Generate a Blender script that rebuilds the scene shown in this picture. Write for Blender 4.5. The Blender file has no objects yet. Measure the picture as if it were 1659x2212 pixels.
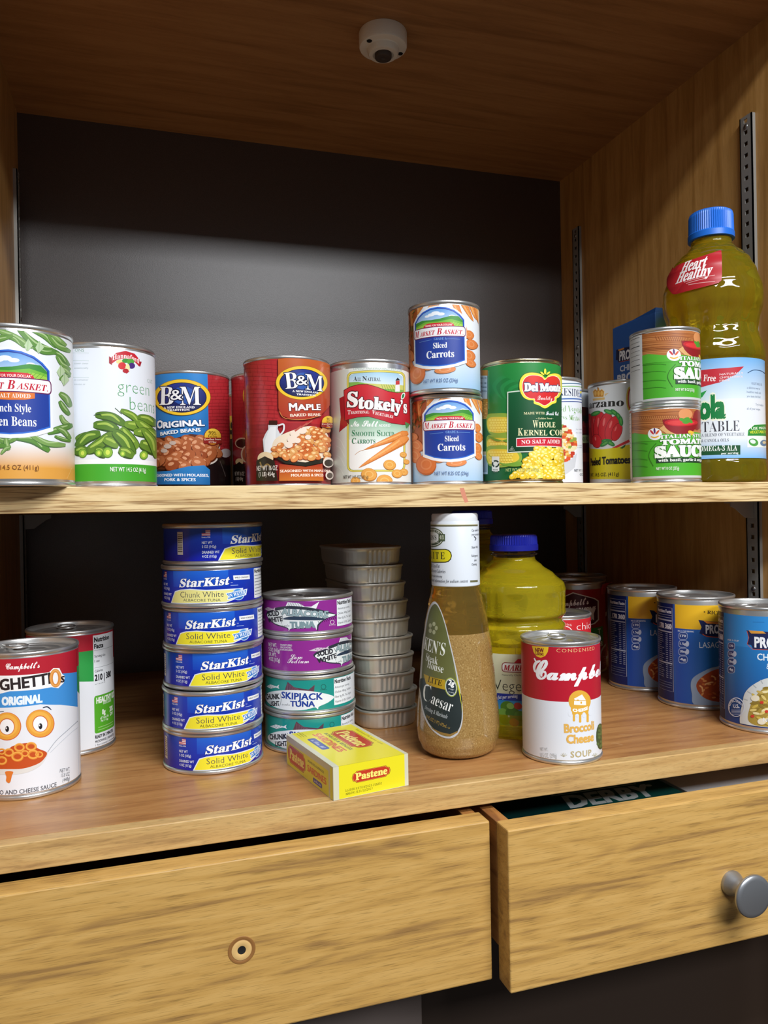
import bpy, bmesh, math, random
from math import sin, cos, pi, radians, atan2, sqrt, hypot
from mathutils import Vector, Matrix
from mathutils.geometry import tessellate_polygon

# ------------------------------------------------------------------ camera, light, exposure
SC = bpy.context.scene
COL = SC.collection
MM = 0.001
CAM = (-108.825, -604.498, -21.421)            # millimetres; z = 0 is the top of the upper shelf
YAW, PITCH, ROLL, FPX = radians(17.609), radians(-0.110), radians(-1.022), 1660.0
_r0 = (cos(YAW), -sin(YAW), 0.0)
_f = Vector((sin(YAW)*cos(PITCH), cos(YAW)*cos(PITCH), sin(PITCH)))
_u0 = Vector(_r0).cross(_f)
CR = Vector(_r0)*cos(ROLL) + _u0*sin(ROLL)
CU = _u0*cos(ROLL) - Vector(_r0)*sin(ROLL)
cam_d = bpy.data.cameras.new('camera'); cam = bpy.data.objects.new('camera', cam_d); COL.objects.link(cam)
cam.matrix_world = Matrix(((CR.x, CU.x, -_f.x, CAM[0]*MM), (CR.y, CU.y, -_f.y, CAM[1]*MM), (CR.z, CU.z, -_f.z, CAM[2]*MM), (0, 0, 0, 1)))
cam_d.sensor_fit = 'HORIZONTAL'; cam_d.sensor_width = 36.0; cam_d.lens = 36.0*FPX/1659.0
cam_d.clip_start = 0.02; cam_d.clip_end = 50
SC.camera = cam
SC.view_settings.view_transform = 'Standard'; SC.view_settings.look = 'None'
SC.view_settings.gamma = 1.0; SC.view_settings.use_curve_mapping = False
SC.view_settings.exposure = -0.12
SC.cycles.use_denoising = True
SC.cycles.max_bounces = 12; SC.cycles.transmission_bounces = 10; SC.cycles.glossy_bounces = 6
SC.cycles.caustics_refractive = True; SC.cycles.sample_clamp_indirect = 3.0
w = bpy.data.worlds.new('room_light'); SC.world = w; w.use_nodes = True
w.node_tree.nodes['Background'].inputs[0].default_value = (0.93, 0.97, 1.03, 1)
w.node_tree.nodes['Background'].inputs[1].default_value = 0.135
def area(name, loc, sx, sy, power, col=(0.965, 0.985, 1.015), tgt=None):
    l = bpy.data.lights.new(name, 'AREA'); l.shape = 'RECTANGLE'; l.size = sx; l.size_y = sy; l.energy = power; l.color = col
    o = bpy.data.objects.new(name, l); o.location = loc; COL.objects.link(o)
    if tgt: o.rotation_euler = (Vector(tgt)-Vector(loc)).to_track_quat('-Z', 'Y').to_euler()
    return o
area('ceiling_troffer', (0.30, -1.22, 1.15), 1.2, 0.22, 50.0)     # the room's fluorescent panel, facing down
area('far_ceiling_troffer', (0.55, -2.1, 1.12), 1.2, 0.5, 66.0)

# ------------------------------------------------------------------ helpers
def lin(c):
    c /= 255.0
    return c/12.92 if c <= 0.04045 else ((c+0.055)/1.055)**2.4
def hx(s):
    s = s.lstrip('#'); return tuple(lin(int(s[i:i+2], 16)) for i in (0, 2, 4))
def mat(name, col=None, rough=0.5, metal=0.0, **kw):
    m = bpy.data.materials.new(name); m.use_nodes = True
    b = m.node_tree.nodes['Principled BSDF']
    if col: b.inputs['Base Color'].default_value = (*hx(col), 1)
    b.inputs['Roughness'].default_value = rough; b.inputs['Metallic'].default_value = metal
    for k, v in kw.items(): b.inputs[k.replace('_', ' ')].default_value = v
    return m
def nodes(m): return m.node_tree.nodes, m.node_tree.links, m.node_tree.nodes['Principled BSDF']
def bump(m, scale, strength, dist=0.0005, detail=2):
    N, L, b = nodes(m); t = N.new('ShaderNodeTexCoord'); n = N.new('ShaderNodeTexNoise'); n.inputs['Scale'].default_value = scale; n.inputs['Detail'].default_value = detail
    p = N.new('ShaderNodeBump'); p.inputs['Strength'].default_value = strength; p.inputs['Distance'].default_value = dist
    L.new(t.outputs['Object'], n.inputs['Vector']); L.new(n.outputs['Fac'], p.inputs['Height']); L.new(p.outputs['Normal'], b.inputs['Normal'])
    return m
def ramp(N, pts):
    r = N.new('ShaderNodeValToRGB'); e = r.color_ramp.elements
    while len(e) < len(pts): e.new(0.5)
    for el, (p, c) in zip(e, pts): el.position = p; el.color = (*hx(c), 1)
    return r
def wood(name, light, mid, dark, stretch=(1, 14, 14), scale=9.0, rings=0.0, pore=0.5, rough=0.42, pscale=260, streak=None):
    """oak veneer: long figure, a finer figure and short dark pores, all stretched along the grain"""
    m = mat(name, rough=rough); N, L, b = nodes(m)
    tc = N.new('ShaderNodeTexCoord')
    mp = N.new('ShaderNodeMapping'); mp.inputs['Scale'].default_value = stretch; L.new(tc.outputs['Object'], mp.inputs['Vector'])
    n1 = N.new('ShaderNodeTexNoise'); n1.inputs['Scale'].default_value = scale; n1.inputs['Detail'].default_value = 5; n1.inputs['Roughness'].default_value = 0.6
    n1.inputs['Distortion'].default_value = 0.6
    L.new(mp.outputs[0], n1.inputs['Vector'])
    r1 = ramp(N, [(0.30, dark), (0.46, mid), (0.62, light)]); 
    if rings:
        wv = N.new('ShaderNodeTexNoise'); wv.inputs['Scale'].default_value = 2.2; wv.inputs['Detail'].default_value = 2
        mp3 = N.new('ShaderNodeMapping'); mp3.inputs['Scale'].default_value = (stretch[0]*1.3, stretch[1]*0.28, stretch[2]*0.28); L.new(tc.outputs['Object'], mp3.inputs['Vector'])
        L.new(mp3.outputs[0], wv.inputs['Vector'])
        mu = N.new('ShaderNodeMath'); mu.operation = 'MULTIPLY'; mu.inputs[1].default_value = rings; L.new(wv.outputs['Fac'], mu.inputs[0])
        si = N.new('ShaderNodeMath'); si.operation = 'SINE'; L.new(mu.outputs[0], si.inputs[0])
        m2 = N.new('ShaderNodeMath'); m2.operation = 'MULTIPLY_ADD'; m2.inputs[1].default_value = 0.05; L.new(si.outputs[0], m2.inputs[0]); L.new(n1.outputs['Fac'], m2.inputs[2])
        L.new(m2.outputs[0], r1.inputs[0])
    else: L.new(n1.outputs['Fac'], r1.inputs[0])
    mp2 = N.new('ShaderNodeMapping'); mp2.inputs['Scale'].default_value = (stretch[0]*0.09, stretch[1]*0.09, stretch[2]*0.09); L.new(tc.outputs['Object'], mp2.inputs['Vector'])
    n2 = N.new('ShaderNodeTexNoise'); n2.inputs['Scale'].default_value = pscale; n2.inputs['Detail'].default_value = 3; L.new(mp2.outputs[0], n2.inputs['Vector'])
    r2 = N.new('ShaderNodeValToRGB'); r2.color_ramp.elements[0].position = 0.30; r2.color_ramp.elements[0].color = (1-pore, 1-pore, 1-pore*1.05, 1); r2.color_ramp.elements[1].position = 0.47; r2.color_ramp.elements[1].color = (1, 1, 1, 1)
    L.new(n2.outputs['Fac'], r2.inputs[0])
    mx = N.new('ShaderNodeMix'); mx.data_type = 'RGBA'; mx.blend_type = 'MULTIPLY'; mx.inputs[0].default_value = 1.0
    L.new(r1.outputs[0], mx.inputs[6]); L.new(r2.outputs[0], mx.inputs[7])
    out = mx.outputs[2]
    if streak:
        mp4 = N.new('ShaderNodeMapping'); mp4.inputs['Scale'].default_value = streak[0]; L.new(tc.outputs['Object'], mp4.inputs['Vector'])
        n4 = N.new('ShaderNodeTexNoise'); n4.inputs['Scale'].default_value = streak[1]; n4.inputs['Detail'].default_value = 3; L.new(mp4.outputs[0], n4.inputs['Vector'])
        r4 = N.new('ShaderNodeValToRGB'); e = r4.color_ramp.elements
        e[0].position = 0.43; e[0].color = (1, 1, 1, 1); e[1].position = 0.52; e[1].color = (1, 1, 1, 1); k = e.new(0.485); k.color = (*streak[2], 1)
        L.new(n4.outputs['Fac'], r4.inputs[0])
        mx2 = N.new('ShaderNodeMix'); mx2.data_type = 'RGBA'; mx2.blend_type = 'MULTIPLY'; mx2.inputs[0].default_value = 1.0
        L.new(out, mx2.inputs[6]); L.new(r4.outputs[0], mx2.inputs[7]); out = mx2.outputs[2]
    L.new(out, b.inputs['Base Color'])
    bp = N.new('ShaderNodeBump'); bp.inputs['Strength'].default_value = 0.25; bp.inputs['Distance'].default_value = 0.0004; L.new(r2.outputs[0], bp.inputs['Height']); L.new(bp.outputs[0], b.inputs['Normal'])
    return m

def link(o, parent=None):
    COL.objects.link(o)
    if parent is not None: o.parent = parent
    return o
def tag(o, label, cat, group=None):
    o['label'] = label; o['category'] = cat
    if group: o['group'] = group
    return o
def empty(name, X, Y, Z, rz=0.0):
    o = bpy.data.objects.new(name, None); o.empty_display_size = 0.02; o.location = (X*MM, Y*MM, Z*MM); o.rotation_euler = (0, 0, rz); COL.objects.link(o); return o
def mesh_obj(name, verts, faces, m, parent=None, smooth=False):
    me = bpy.data.meshes.new(name); me.from_pydata([(x*MM, y*MM, z*MM) for x, y, z in verts], [], faces)
    for mm_ in (m if isinstance(m, (list, tuple)) else [m]): me.materials.append(mm_)
    if smooth: me.polygons.foreach_set('use_smooth', [True]*len(me.polygons))
    me.update()
    return link(bpy.data.objects.new(name, me), parent)
def bm_obj(name, bm, m, parent=None, smooth=False):
    bmesh.ops.recalc_face_normals(bm, faces=bm.faces)
    me = bpy.data.meshes.new(name); bm.to_mesh(me); bm.free()
    for mm_ in (m if isinstance(m, (list, tuple)) else [m]): me.materials.append(mm_)
    if smooth: me.polygons.foreach_set('use_smooth', [True]*len(me.polygons))
    return link(bpy.data.objects.new(name, me), parent)
def box_bm(bm, x0, x1, y0, y1, z0, z1, bev=0.0, M=None):
    r = bmesh.ops.create_cube(bm, size=1.0)
    for v in r['verts']:
        v.co = Vector(((x0+x1)/2+v.co.x*(x1-x0), (y0+y1)/2+v.co.y*(y1-y0), (z0+z1)/2+v.co.z*(z1-z0)))*MM
        if M is not None: v.co = M @ v.co
    if bev: bmesh.ops.bevel(bm, geom=list({e for v in r['verts'] for e in v.link_edges}), offset=bev*MM, segments=2, affect='EDGES', profile=0.5)
def box(name, x0, x1, y0, y1, z0, z1, m, parent=None, bev=0.0):
    bm = bmesh.new(); box_bm(bm, x0, x1, y0, y1, z0, z1, bev); return bm_obj(name, bm, m, parent)
def struct(o): o['kind'] = 'structure'; return o
def lathe(name, prof, m, parent=None, n=96, smooth=True, rad=None, sharp=35):
    """profile of (radius, z) turned about the z axis; a zero radius closes it; rad(theta, r, z) may vary the radius"""
    V, F = [], []; rows = []
    for r, z in prof:
        if r <= 1e-6: rows.append([len(V)]); V.append((0, 0, z))
        else:
            rows.append(list(range(len(V), len(V)+n)))
            for i in range(n):
                a = 2*pi*i/n; q = rad(a, r, z) if rad else r
                V.append((q*sin(a), -q*cos(a), z))
    for A, B in zip(rows, rows[1:]):
        for i in range(n):
            j = (i+1) % n
            if len(A) == 1 and len(B) == 1: continue
            if len(A) == 1: F.append((A[0], B[j], B[i]))
            elif len(B) == 1: F.append((A[i], A[j], B[0]))
            else: F.append((A[i], A[j], B[j], B[i]))
    o = mesh_obj(name, V, F, m, parent, smooth)
    if smooth and sharp:
        o.data.set_sharp_from_angle(angle=radians(sharp))
    return o
def ring_prof(cx, cz, r, a0, a1, k=6): return [(cx+r*cos(radians(a0+(a1-a0)*i/k)), cz+r*sin(radians(a0+(a1-a0)*i/k))) for i in range(k+1)]

# ------------------------------------------------------------------ printed art: flat shapes wrapped onto a can, a bottle or a box face
def px_ray(px, py):
    d = _f*FPX + CR*(px-829.5) - CU*(py-1106.0)
    return d
class Can:
    """placing frame of a round thing: local -y looks along the line of sight so that art can be laid out on the visible side"""
    def __init__(s, X, Y, Z, R, H, rad=None):
        s.X, s.Y, s.Z, s.R, s.H, s.rad = X, Y, Z, R, H, rad
        gx, gy = X-CAM[0], Y-CAM[1]; s.D = hypot(gx, gy); gx /= s.D; gy /= s.D
        s.g = (gx, gy); s.rot = atan2(-gx, gy); s.scale = FPX/s.D
    def uv(s, px, py):
        d = px_ray(px, py); gx, gy = s.g
        dx = d.x*gy - d.y*gx; dy = d.x*gx + d.y*gy; dz = d.z
        ox, oy, oz = 0.0, -s.D, CAM[2]-s.Z
        R = s.R; th = z = 0.0
        for _ in range(10 if s.rad else 1):
            A = dx*dx+dy*dy; B = dy*oy; C = oy*oy-R*R; q = B*B-A*C
            t = (-B-sqrt(q))/A if q > 0 else -B/A
            x, y, z = ox+t*dx, oy+t*dy, oz+t*dz
            th = atan2(x, -y)
            if s.rad: R = 0.5*R + 0.5*s.rad(th, z)
        return th*s.R, z
class Face:
    """one flat face of a box: origin, unit axes, normal (millimetres, world)"""
    def __init__(s, o, eu, ev): s.o, s.eu, s.ev = Vector(o), Vector(eu).normalized(), Vector(ev).normalized(); s.n = s.eu.cross(s.ev)
    def uv(s, px, py):
        d = px_ray(px, py); c = Vector(CAM); t = (s.o-c).dot(s.n)/d.dot(s.n); p = c+d*t-s.o
        return p.dot(s.eu), p.dot(s.ev)
_GL = {}
def _mapchar(ch, f):
    o = ord(ch)
    base = {'sb': (0x1D400, 0x1D41A, 0x1D7CE), 'si': (0x1D468, 0x1D482, 0x1D7CE), 'sc': (0x1D4D0, 0x1D4EA, 0x1D7CE), 'mo': (0x1D670, 0x1D68A, 0x1D7F6)}.get(f)
    if not base: return ch
    if 65 <= o <= 90: return chr(base[0]+o-65)
    if 97 <= o <= 122: return chr(base[1]+o-97)
    if 48 <= o <= 57: return chr(base[2]+o-48)
    return ch
def glyphs(s, f, bo, sp=1.0):
    k = (s, f, bo, sp)
    if k in _GL: return _GL[k]
    c = bpy.data.curves.new('t', 'FONT'); c.resolution_u = 2; c.offset = bo; c.space_character = sp
    c.body = ''.join(_mapchar(ch, f) for ch in s)
    o = bpy.data.objects.new('t', c); COL.objects.link(o); bpy.context.view_layer.update()
    me = o.to_mesh(); me.calc_loop_triangles()
    T = [[(me.vertices[i].co.x, me.vertices[i].co.y) for i in t.vertices] for t in me.loop_triangles]
    o.to_mesh_clear(); bpy.data.objects.remove(o); bpy.data.curves.remove(c)
    cap = 0.727 if f == 's' else 0.69
    T = [[(x/cap, y/cap) for x, y in t] for t in T]
    x0 = min((x for t in T for x, y in t), default=0); x1 = max((x for t in T for x, y in t), default=1)
    T = [[(x-x0, y) for x, y in t] for t in T]
    _GL[k] = (T, x1-x0); return _GL[k]
def clip(poly, c, keep_gt):
    out = []; n = len(poly)
    for i in range(n):
        a, b = poly[i], poly[(i+1) % n]; da, db = a[0]-c, b[0]-c
        if not keep_gt: da, db = -da, -db
        if da >= 0: out.append(a)
        if (da > 0 and db < 0) or (da < 0 and db > 0):
            t = da/(da-db); out.append((c, a[1]+(b[1]-a[1])*t))
    return out
def colf(col, pts):
    if isinstance(col, str): c = hx(col); return lambda u, v: c
    k, a, b = col; a, b = hx(a), hx(b); i = 1 if k == 'g' else 0
    lo, hi = min(p[i] for p in pts), max(p[i] for p in pts)
    if k == 'g': lo, hi = hi, lo
    return lambda u, v: tuple(x+(y-x)*(((u, v)[i]-lo)/(hi-lo+1e-9)) for x, y in zip(a, b))
class Art:
    EPS = 0.0045
    def __init__(s, surf, zoom=(0, 0, 1), du=2.6):
        s.S, s.zm, s.du = surf, zoom, du; s.P = []; s.lay = 0; s.loc = None; s.lift = 0.05; s.vr = s.rm = None
    def at(s, x, y):
        if s.loc: cu, cv, k = s.loc; return cu+x*k, cv-y*k
        ox, oy, z = s.zm; u, v = s.S.uv(ox+x/z, oy+y/z)
        if s.rm: v = s.rm[1]+(v-s.rm[0])*s.rm[2]
        return u, v
    def tris(s, T, col, step=1):
        s.lay += step
        for t in T: s.P.append((t, s.lay, col))
    def uvpoly(s, pts, col):
        if len(pts) < 3: return
        f = colf(col, pts); v = [Vector((p[0], p[1], 0)) for p in pts]
        s.tris([[pts[i] for i in t] for t in tessellate_polygon([v])], f)
    def poly(s, pts, col, smooth=False):
        if smooth: pts = spline(pts)
        s.uvpoly([s.at(*p) for p in pts], col)
    def bg(s, col, v0, v1, u0=None, u1=None):
        W = pi*s.S.R if u0 is None else 0
        if s.vr is None: s.vr = (v0, v1)
        a, b = (-W, W) if u0 is None else (u0, u1)
        s.uvpoly([(a, v0), (b, v0), (b, v1), (a, v1)], col)
    def ell(s, x, y, rx, ry, col, rot=0, n=18):
        c0, s0 = cos(radians(rot)), sin(radians(rot))
        s.poly([(x+rx*cos(2*pi*i/n)*c0-ry*sin(2*pi*i/n)*s0, y+rx*cos(2*pi*i/n)*s0+ry*sin(2*pi*i/n)*c0) for i in range(n)], col)
    def ring(s, x, y, rx, ry, w, col):
        n = 32; 
        o = [(x+rx*cos(2*pi*i/n), y+ry*sin(2*pi*i/n)) for i in range(n)]; q = [(x+(rx-w)*cos(2*pi*i/n), y+(ry-w)*sin(2*pi*i/n)) for i in range(n)]
        T = []; 
        for i in range(n):
            j = (i+1) % n; T += [[s.at(*o[i]), s.at(*o[j]), s.at(*q[j])], [s.at(*o[i]), s.at(*q[j]), s.at(*q[i])]]
        s.tris(T, colf(col, [(0, 0)]))
    def rect(s, x0, y0, x1, y1, col): s.poly([(x0, y0), (x1, y0), (x1, y1), (x0, y1)], col)
    def rrect(s, x0, y0, x1, y1, r, col):
        P = []
        for cx, cy, a in ((x1-r, y0+r, -90), (x1-r, y1-r, 0), (x0+r, y1-r, 90), (x0+r, y0+r, 180)):
            P += [(cx+r*cos(radians(a+t)), cy+r*sin(radians(a+t))) for t in (0, 30, 60, 90)]
        s.poly(P, col)
    def line(s, pts, wd, col, smooth=True, taper=False):
        P = spline(pts, closed=False) if smooth and len(pts) > 2 else pts
        n = len(P); L, Rr = [], []
        for i, p in enumerate(P):
            a, b = P[max(0, i-1)], P[min(n-1, i+1)]; dx, dy = b[0]-a[0], b[1]-a[1]; d = hypot(dx, dy) or 1
            h = wd/2*((sin(pi*(0.08+0.84*i/(n-1)))**0.6) if taper else 1)
            L.append((p[0]-dy/d*h, p[1]+dx/d*h)); Rr.append((p[0]+dy/d*h, p[1]-dx/d*h))
        T = []
        U = [s.at(*p) for p in L]; V = [s.at(*p) for p in Rr]
        for i in range(n-1): T += [[U[i], U[i+1], V[i+1]], [U[i], V[i+1], V[i]]]
        s.tris(T, colf(col, U+V))
    def text(s, t, A, B=None, h=20, col='#ffffff', f='s', bo=0.0, sh=0.0, wf=1.0, ol=None, just='l', arc=0.0, wv=None, sp=1.0, ang=0.0):
        G, W = glyphs(t, f, min(bo, 0.0), sp); a = s.at(*A); 
        up = s.at(A[0], A[1]-h); hh = hypot(up[0]-a[0], up[1]-a[1])
        if B is not None: b = s.at(*B); L = hypot(b[0]-a[0], b[1]-a[1]); e = ((b[0]-a[0])/L, (b[1]-a[1])/L)
        else: L = W*hh*wf; e = (cos(radians(ang)), sin(radians(ang)))
        off = -L/2 if just == 'c' else -L if just == 'r' else 0
        def mp(x, y, k=0):
            tt = x/W; xx = off+tt*L + y*hh*sh; yy = y*hh + arc*hh*(1-(2*tt-1)**2) + (wv(tt)*hh if wv else 0)
            return a[0]+e[0]*xx-e[1]*yy, a[1]+e[1]*xx+e[0]*yy
        if ol:
            k = (max(bo, 0)+ol[1])*1.5
            for i, j in ((1, 0), (-1, 0), (0, 1), (0, -1), (.75, .75), (-.75, .75), (.75, -.75), (-.75, -.75)): s.tris([[mp(x+k*i, y+k*j) for x, y in q] for q in G], colf(ol[0], [(0, 0)]), .3)
        pts = [mp(x, y) for q in G for x, y in q]
        if bo > 0: k = bo*1.25; sh_ = ((k, k*.7), (-k, k*.7), (k, -k*.7), (-k, -k*.7), (0, 0)) if h*bo > 1.2 else ((k, 0), (-k, 0))
        else: sh_ = ((0, 0),)
        if pts:
            for i, j in sh_: s.tris([[mp(x+i, y+j) for x, y in q] for q in G], colf(col, pts), .4)
    def blobs(s, pts, rx, ry, cols, hi=None, rot=None, seed=1, dark=None):
        r = random.Random(seed)
        for x, y in pts:
            k = r.uniform(.85, 1.15); a = r.uniform(-50, 50) if rot is None else rot+r.uniform(-15, 15); c = r.choice(cols)
            if dark: s.ell(x, y+ry*.12, rx*k*1.08, ry*k*1.1, dark, a, 12)
            s.ell(x, y, rx*k, ry*k, c, a, 14)
            if hi: s.ell(x-rx*.2, y-ry*.3, rx*k*.45, ry*k*.35, hi, a, 8)
    def build(s, name, m, parent):
        cyl = isinstance(s.S, Can); V, F, C, Nn = [], [], [], []
        du, dv = s.du, 3.0
        def onsurf(u, v, e):
            th = u/s.S.R; R = (s.S.rad(th, v) if s.S.rad else s.S.R)+e
            return Vector((R*sin(th), -R*cos(th), v))
        def pos(u, v, e):
            i = math.floor(u/du); t = u/du-i
            if not s.S.rad: return onsurf(i*du, v, e).lerp(onsurf((i+1)*du, v, e), t)
            j = math.floor(v/dv); q = v/dv-j
            return onsurf(i*du, j*dv, e).lerp(onsurf((i+1)*du, j*dv, e), t).lerp(onsurf(i*du, (j+1)*dv, e).lerp(onsurf((i+1)*du, (j+1)*dv, e), t), q)
        for poly, lay, cf in s.P:
            if cyl and s.vr and (min(p[1] for p in poly) < s.vr[0] or max(p[1] for p in poly) > s.vr[1]):
                poly = clip([(p[1], p[0]) for p in poly], s.vr[0], True)
                if len(poly) > 2: poly = clip(poly, s.vr[1], False)
                poly = [(p[1], p[0]) for p in poly]
                if len(poly) < 3: continue
            parts = [poly]
            if cyl:
                parts = []
                i0 = math.floor(min(p[0] for p in poly)/s.du); i1 = math.floor(max(p[0] for p in poly)/s.du)
                for i in range(i0, i1+1):
                    q = poly
                    if i > i0: q = clip(q, i*s.du, True)
                    if i < i1 and len(q) > 2: q = clip(q, (i+1)*s.du, False)
                    if len(q) > 2: parts.append(q)
                if s.S.rad:
                    sw = [[(p[1], p[0]) for p in q] for q in parts]; parts = []
                    for q0 in sw:
                        j0 = math.floor(min(p[0] for p in q0)/3.0); j1 = math.floor(max(p[0] for p in q0)/3.0)
                        for j in range(j0, j1+1):
                            q = q0
                            if j > j0: q = clip(q, j*3.0, True)
                            if j < j1 and len(q) > 2: q = clip(q, (j+1)*3.0, False)
                            if len(q) > 2: parts.append([(p[1], p[0]) for p in q])
            for q in parts:
                ar = sum(q[i][0]*q[(i+1) % len(q)][1]-q[(i+1) % len(q)][0]*q[i][1] for i in range(len(q)))
                if abs(ar) < 1e-7: continue
                if ar < 0: q = q[::-1]
                k = len(V); F.append(tuple(range(k, k+len(q))))
                e = s.lift+lay*s.EPS
                for u, v in q:
                    if cyl:
                        th = u/s.S.R; R = s.S.rad(th, v) if s.S.rad else s.S.R
                        n = Vector((sin(th), -cos(th), 0))
                        if s.S.rad:
                            rz = (s.S.rad(th, v+.5)-s.S.rad(th, v-.5)); rt = (s.S.rad(th+.01, v)-s.S.rad(th-.01, v))/.02
                            n = Vector((sin(th)*R-cos(th)*rt, -cos(th)*R-sin(th)*rt, 0)).normalized(); n.z = -rz; n.normalize()
                        V.append(pos(u, v, e))
                    else:
                        n = s.S.n; V.append(s.S.o+s.S.eu*u+s.S.ev*v+n*e)
                    Nn.append(n); C.append((*cf(u, v), 1.0))
        me = bpy.data.meshes.new(name); me.from_pydata([tuple(c*MM for c in v) for v in V], [], F)
        at = me.color_attributes.new('Print', 'FLOAT_COLOR', 'POINT')
        at.data.foreach_set('color', [x for c in C for x in c])
        me.polygons.foreach_set('use_smooth', [True]*len(me.polygons))
        me.update(); me.normals_split_custom_set_from_vertices([tuple(n) for n in Nn])
        me.materials.append(m); return link(bpy.data.objects.new(name, me), parent)
def spline(pts, closed=True, k=6):
    n = len(pts); out = []
    for i in range(n if closed else n-1):
        g = (lambda j: pts[j % n]) if closed else (lambda j: pts[max(0, min(n-1, j))])
        p0, p1, p2, p3 = g(i-1), g(i), g(i+1), g(i+2)
        for j in range(k):
            t = j/k
            out.append(tuple(0.5*((2*p1[d])+(-p0[d]+p2[d])*t+(2*p0[d]-5*p1[d]+4*p2[d]-p3[d])*t*t+(-p0[d]+3*p1[d]-3*p2[d]+p3[d])*t**3) for d in (0, 1)))
    if not closed: out.append(pts[-1])
    return out
def scatter(x0, y0, x1, y1, n, seed, inside=None):
    r = random.Random(seed); out = []
    for _ in range(n*60):
        p = (r.uniform(x0, x1), r.uniform(y0, y1))
        if inside and not inside(*p): continue
        d = min((hypot(p[0]-q[0], p[1]-q[1]) for q in out), default=1e9)
        if d > 0.62*sqrt((x1-x0)*(y1-y0)/n): out.append(p)
        if len(out) >= n: break
    return sorted(out, key=lambda p: p[1])
def print_mat(name, rough, spec=0.5, coat=0.0):
    m = mat(name, rough=rough); N, L, b = nodes(m); a = N.new('ShaderNodeAttribute'); a.attribute_name = 'Print'
    L.new(a.outputs['Color'], b.inputs['Base Color']); b.inputs['Specular IOR Level'].default_value = spec; b.inputs['Coat Weight'].default_value = coat; b.inputs['Coat Roughness'].default_value = 0.15
    return m

# ------------------------------------------------------------------ materials
M_FRONT = wood('oak_drawer_front', '#c9a05c', '#bd934f', '#977241', stretch=(1.15, 20, 28), scale=4.6, rings=90, pore=0.34, rough=0.38, pscale=520)
M_EDGE = wood('oak_shelf_edge', '#e6cb98', '#dcbe88', '#c29c66', stretch=(3, 30, 40), scale=5, pore=0.14, rough=0.45, pscale=380, streak=((6.0, 60, 210), 1.0, (0.42, 0.31, 0.21)))
M_LIP = wood('oak_counter_edge', '#c8a56c', '#bc965e', '#98764a', stretch=(3, 30, 40), scale=4, pore=0.28, rough=0.42, pscale=400)
M_TOP = wood('oak_counter_top', '#b58450', '#a87645', '#8d5f38', stretch=(2.5, 24, 24), scale=4.0, pore=0.16, rough=0.34, pscale=420)
M_WALL = wood('oak_side_panel', '#cf9d5a', '#c08e4c', '#aa7a3e', stretch=(26, 26, 2.2), scale=3.0, pore=0.12, rough=0.42, pscale=420)
M_CEIL = wood('oak_cabinet_top', '#b98650', '#ad7a46', '#9a6a3a', stretch=(2.2, 26, 26), scale=3.0, pore=0.10, rough=0.5, pscale=420)
M_SIDE = wood('oak_drawer_side', '#b0793f', '#a36c36', '#80502a', stretch=(20, 2.2, 20), scale=4.0, pore=0.25, rough=0.5, pscale=380)
M_BACK = bump(mat('brown_hardboard', '#453a35', rough=0.33, Specular_IOR_Level=0.8), 900, 0.2, 0.0004)
N_, L_, b_ = nodes(M_BACK)
_n = N_.new('ShaderNodeTexNoise'); _n.inputs['Scale'].default_value = 1400; _r = ramp(N_, [(0.35, '#3b312c'), (0.65, '#4e423c')])
_t = N_.new('ShaderNodeTexCoord'); L_.new(_t.outputs['Object'], _n.inputs['Vector']); L_.new(_n.outputs['Fac'], _r.inputs[0]); L_.new(_r.outputs[0], b_.inputs['Base Color'])
M_TIN = bump(mat('tin_plate', '#d6d6d4', rough=0.28, metal=0.85), 90, 0.03, 0.0003)
M_GOLDTIN = mat('lacquered_tin', '#cfc29c', rough=0.25, metal=1.0)
M_ALU = bump(mat('pressed_aluminium', '#dcd9d0', rough=0.42, metal=0.72), 220, 0.08, 0.0003)
M_STEEL = mat('grey_steel', '#9a9a98', rough=0.38, metal=1.0)
M_ZINC = mat('dull_zinc', '#a3a19a', rough=0.45, metal=0.35)
M_DARK = mat('dark_hole', '#0a0806', rough=0.8)
M_NICKEL = bump(mat('brushed_nickel', '#a9acb0', rough=0.36, metal=0.85), 500, 0.05, 0.0003)
M_PAPER = print_mat('printed_paper', 0.38, 0.5)
M_GLOSS = print_mat('printed_tin_plate', 0.25, 0.5, 0.25)
M_CARD = print_mat('printed_card_in_film', 0.30, 0.5, 0.4)
M_PORC = mat('white_porcelain', '#f4eee0', rough=0.3)
M_BAKE = mat('grey_brown_contact', '#4a403a', rough=0.5)

# ------------------------------------------------------------------ the cupboard
XL, XR, YB, ZT, ZF = -252.0, 545.0, 488.0, 503.5, -234.2
YF = -54.4
struct(box('wall_right', XR, XR+19, -50, YB+6, -1480, ZT+19, M_WALL))
struct(box('wall_left', XL-19, XL, -50, YB+6, -1480, ZT+19, M_WALL))
struct(box('wall_back', XL, XR, YB, YB+6, -1480, ZT, M_BACK))
struct(box('ceiling', XL-19, XR+19, -30, YB+6, ZT, ZT+19, M_CEIL))
struct(box('wall_lower', -420, XR, 60, 70, -1480, -360, mat('dark_brown_board', '#33261d', rough=0.6)))
struct(box('floor', -2500, 3000, -3000, 1500, -1500, -1480, mat('dark_floor_covering', '#3b2f26', rough=0.7)))
t = tag(box('base_panel', -420, 123, 40, 58, -1480, -382, mat('grey_brown_laminate', '#6f645f', rough=0.45), bev=1), 'grey brown laminate panel standing below the left drawer', 'panel')

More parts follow.
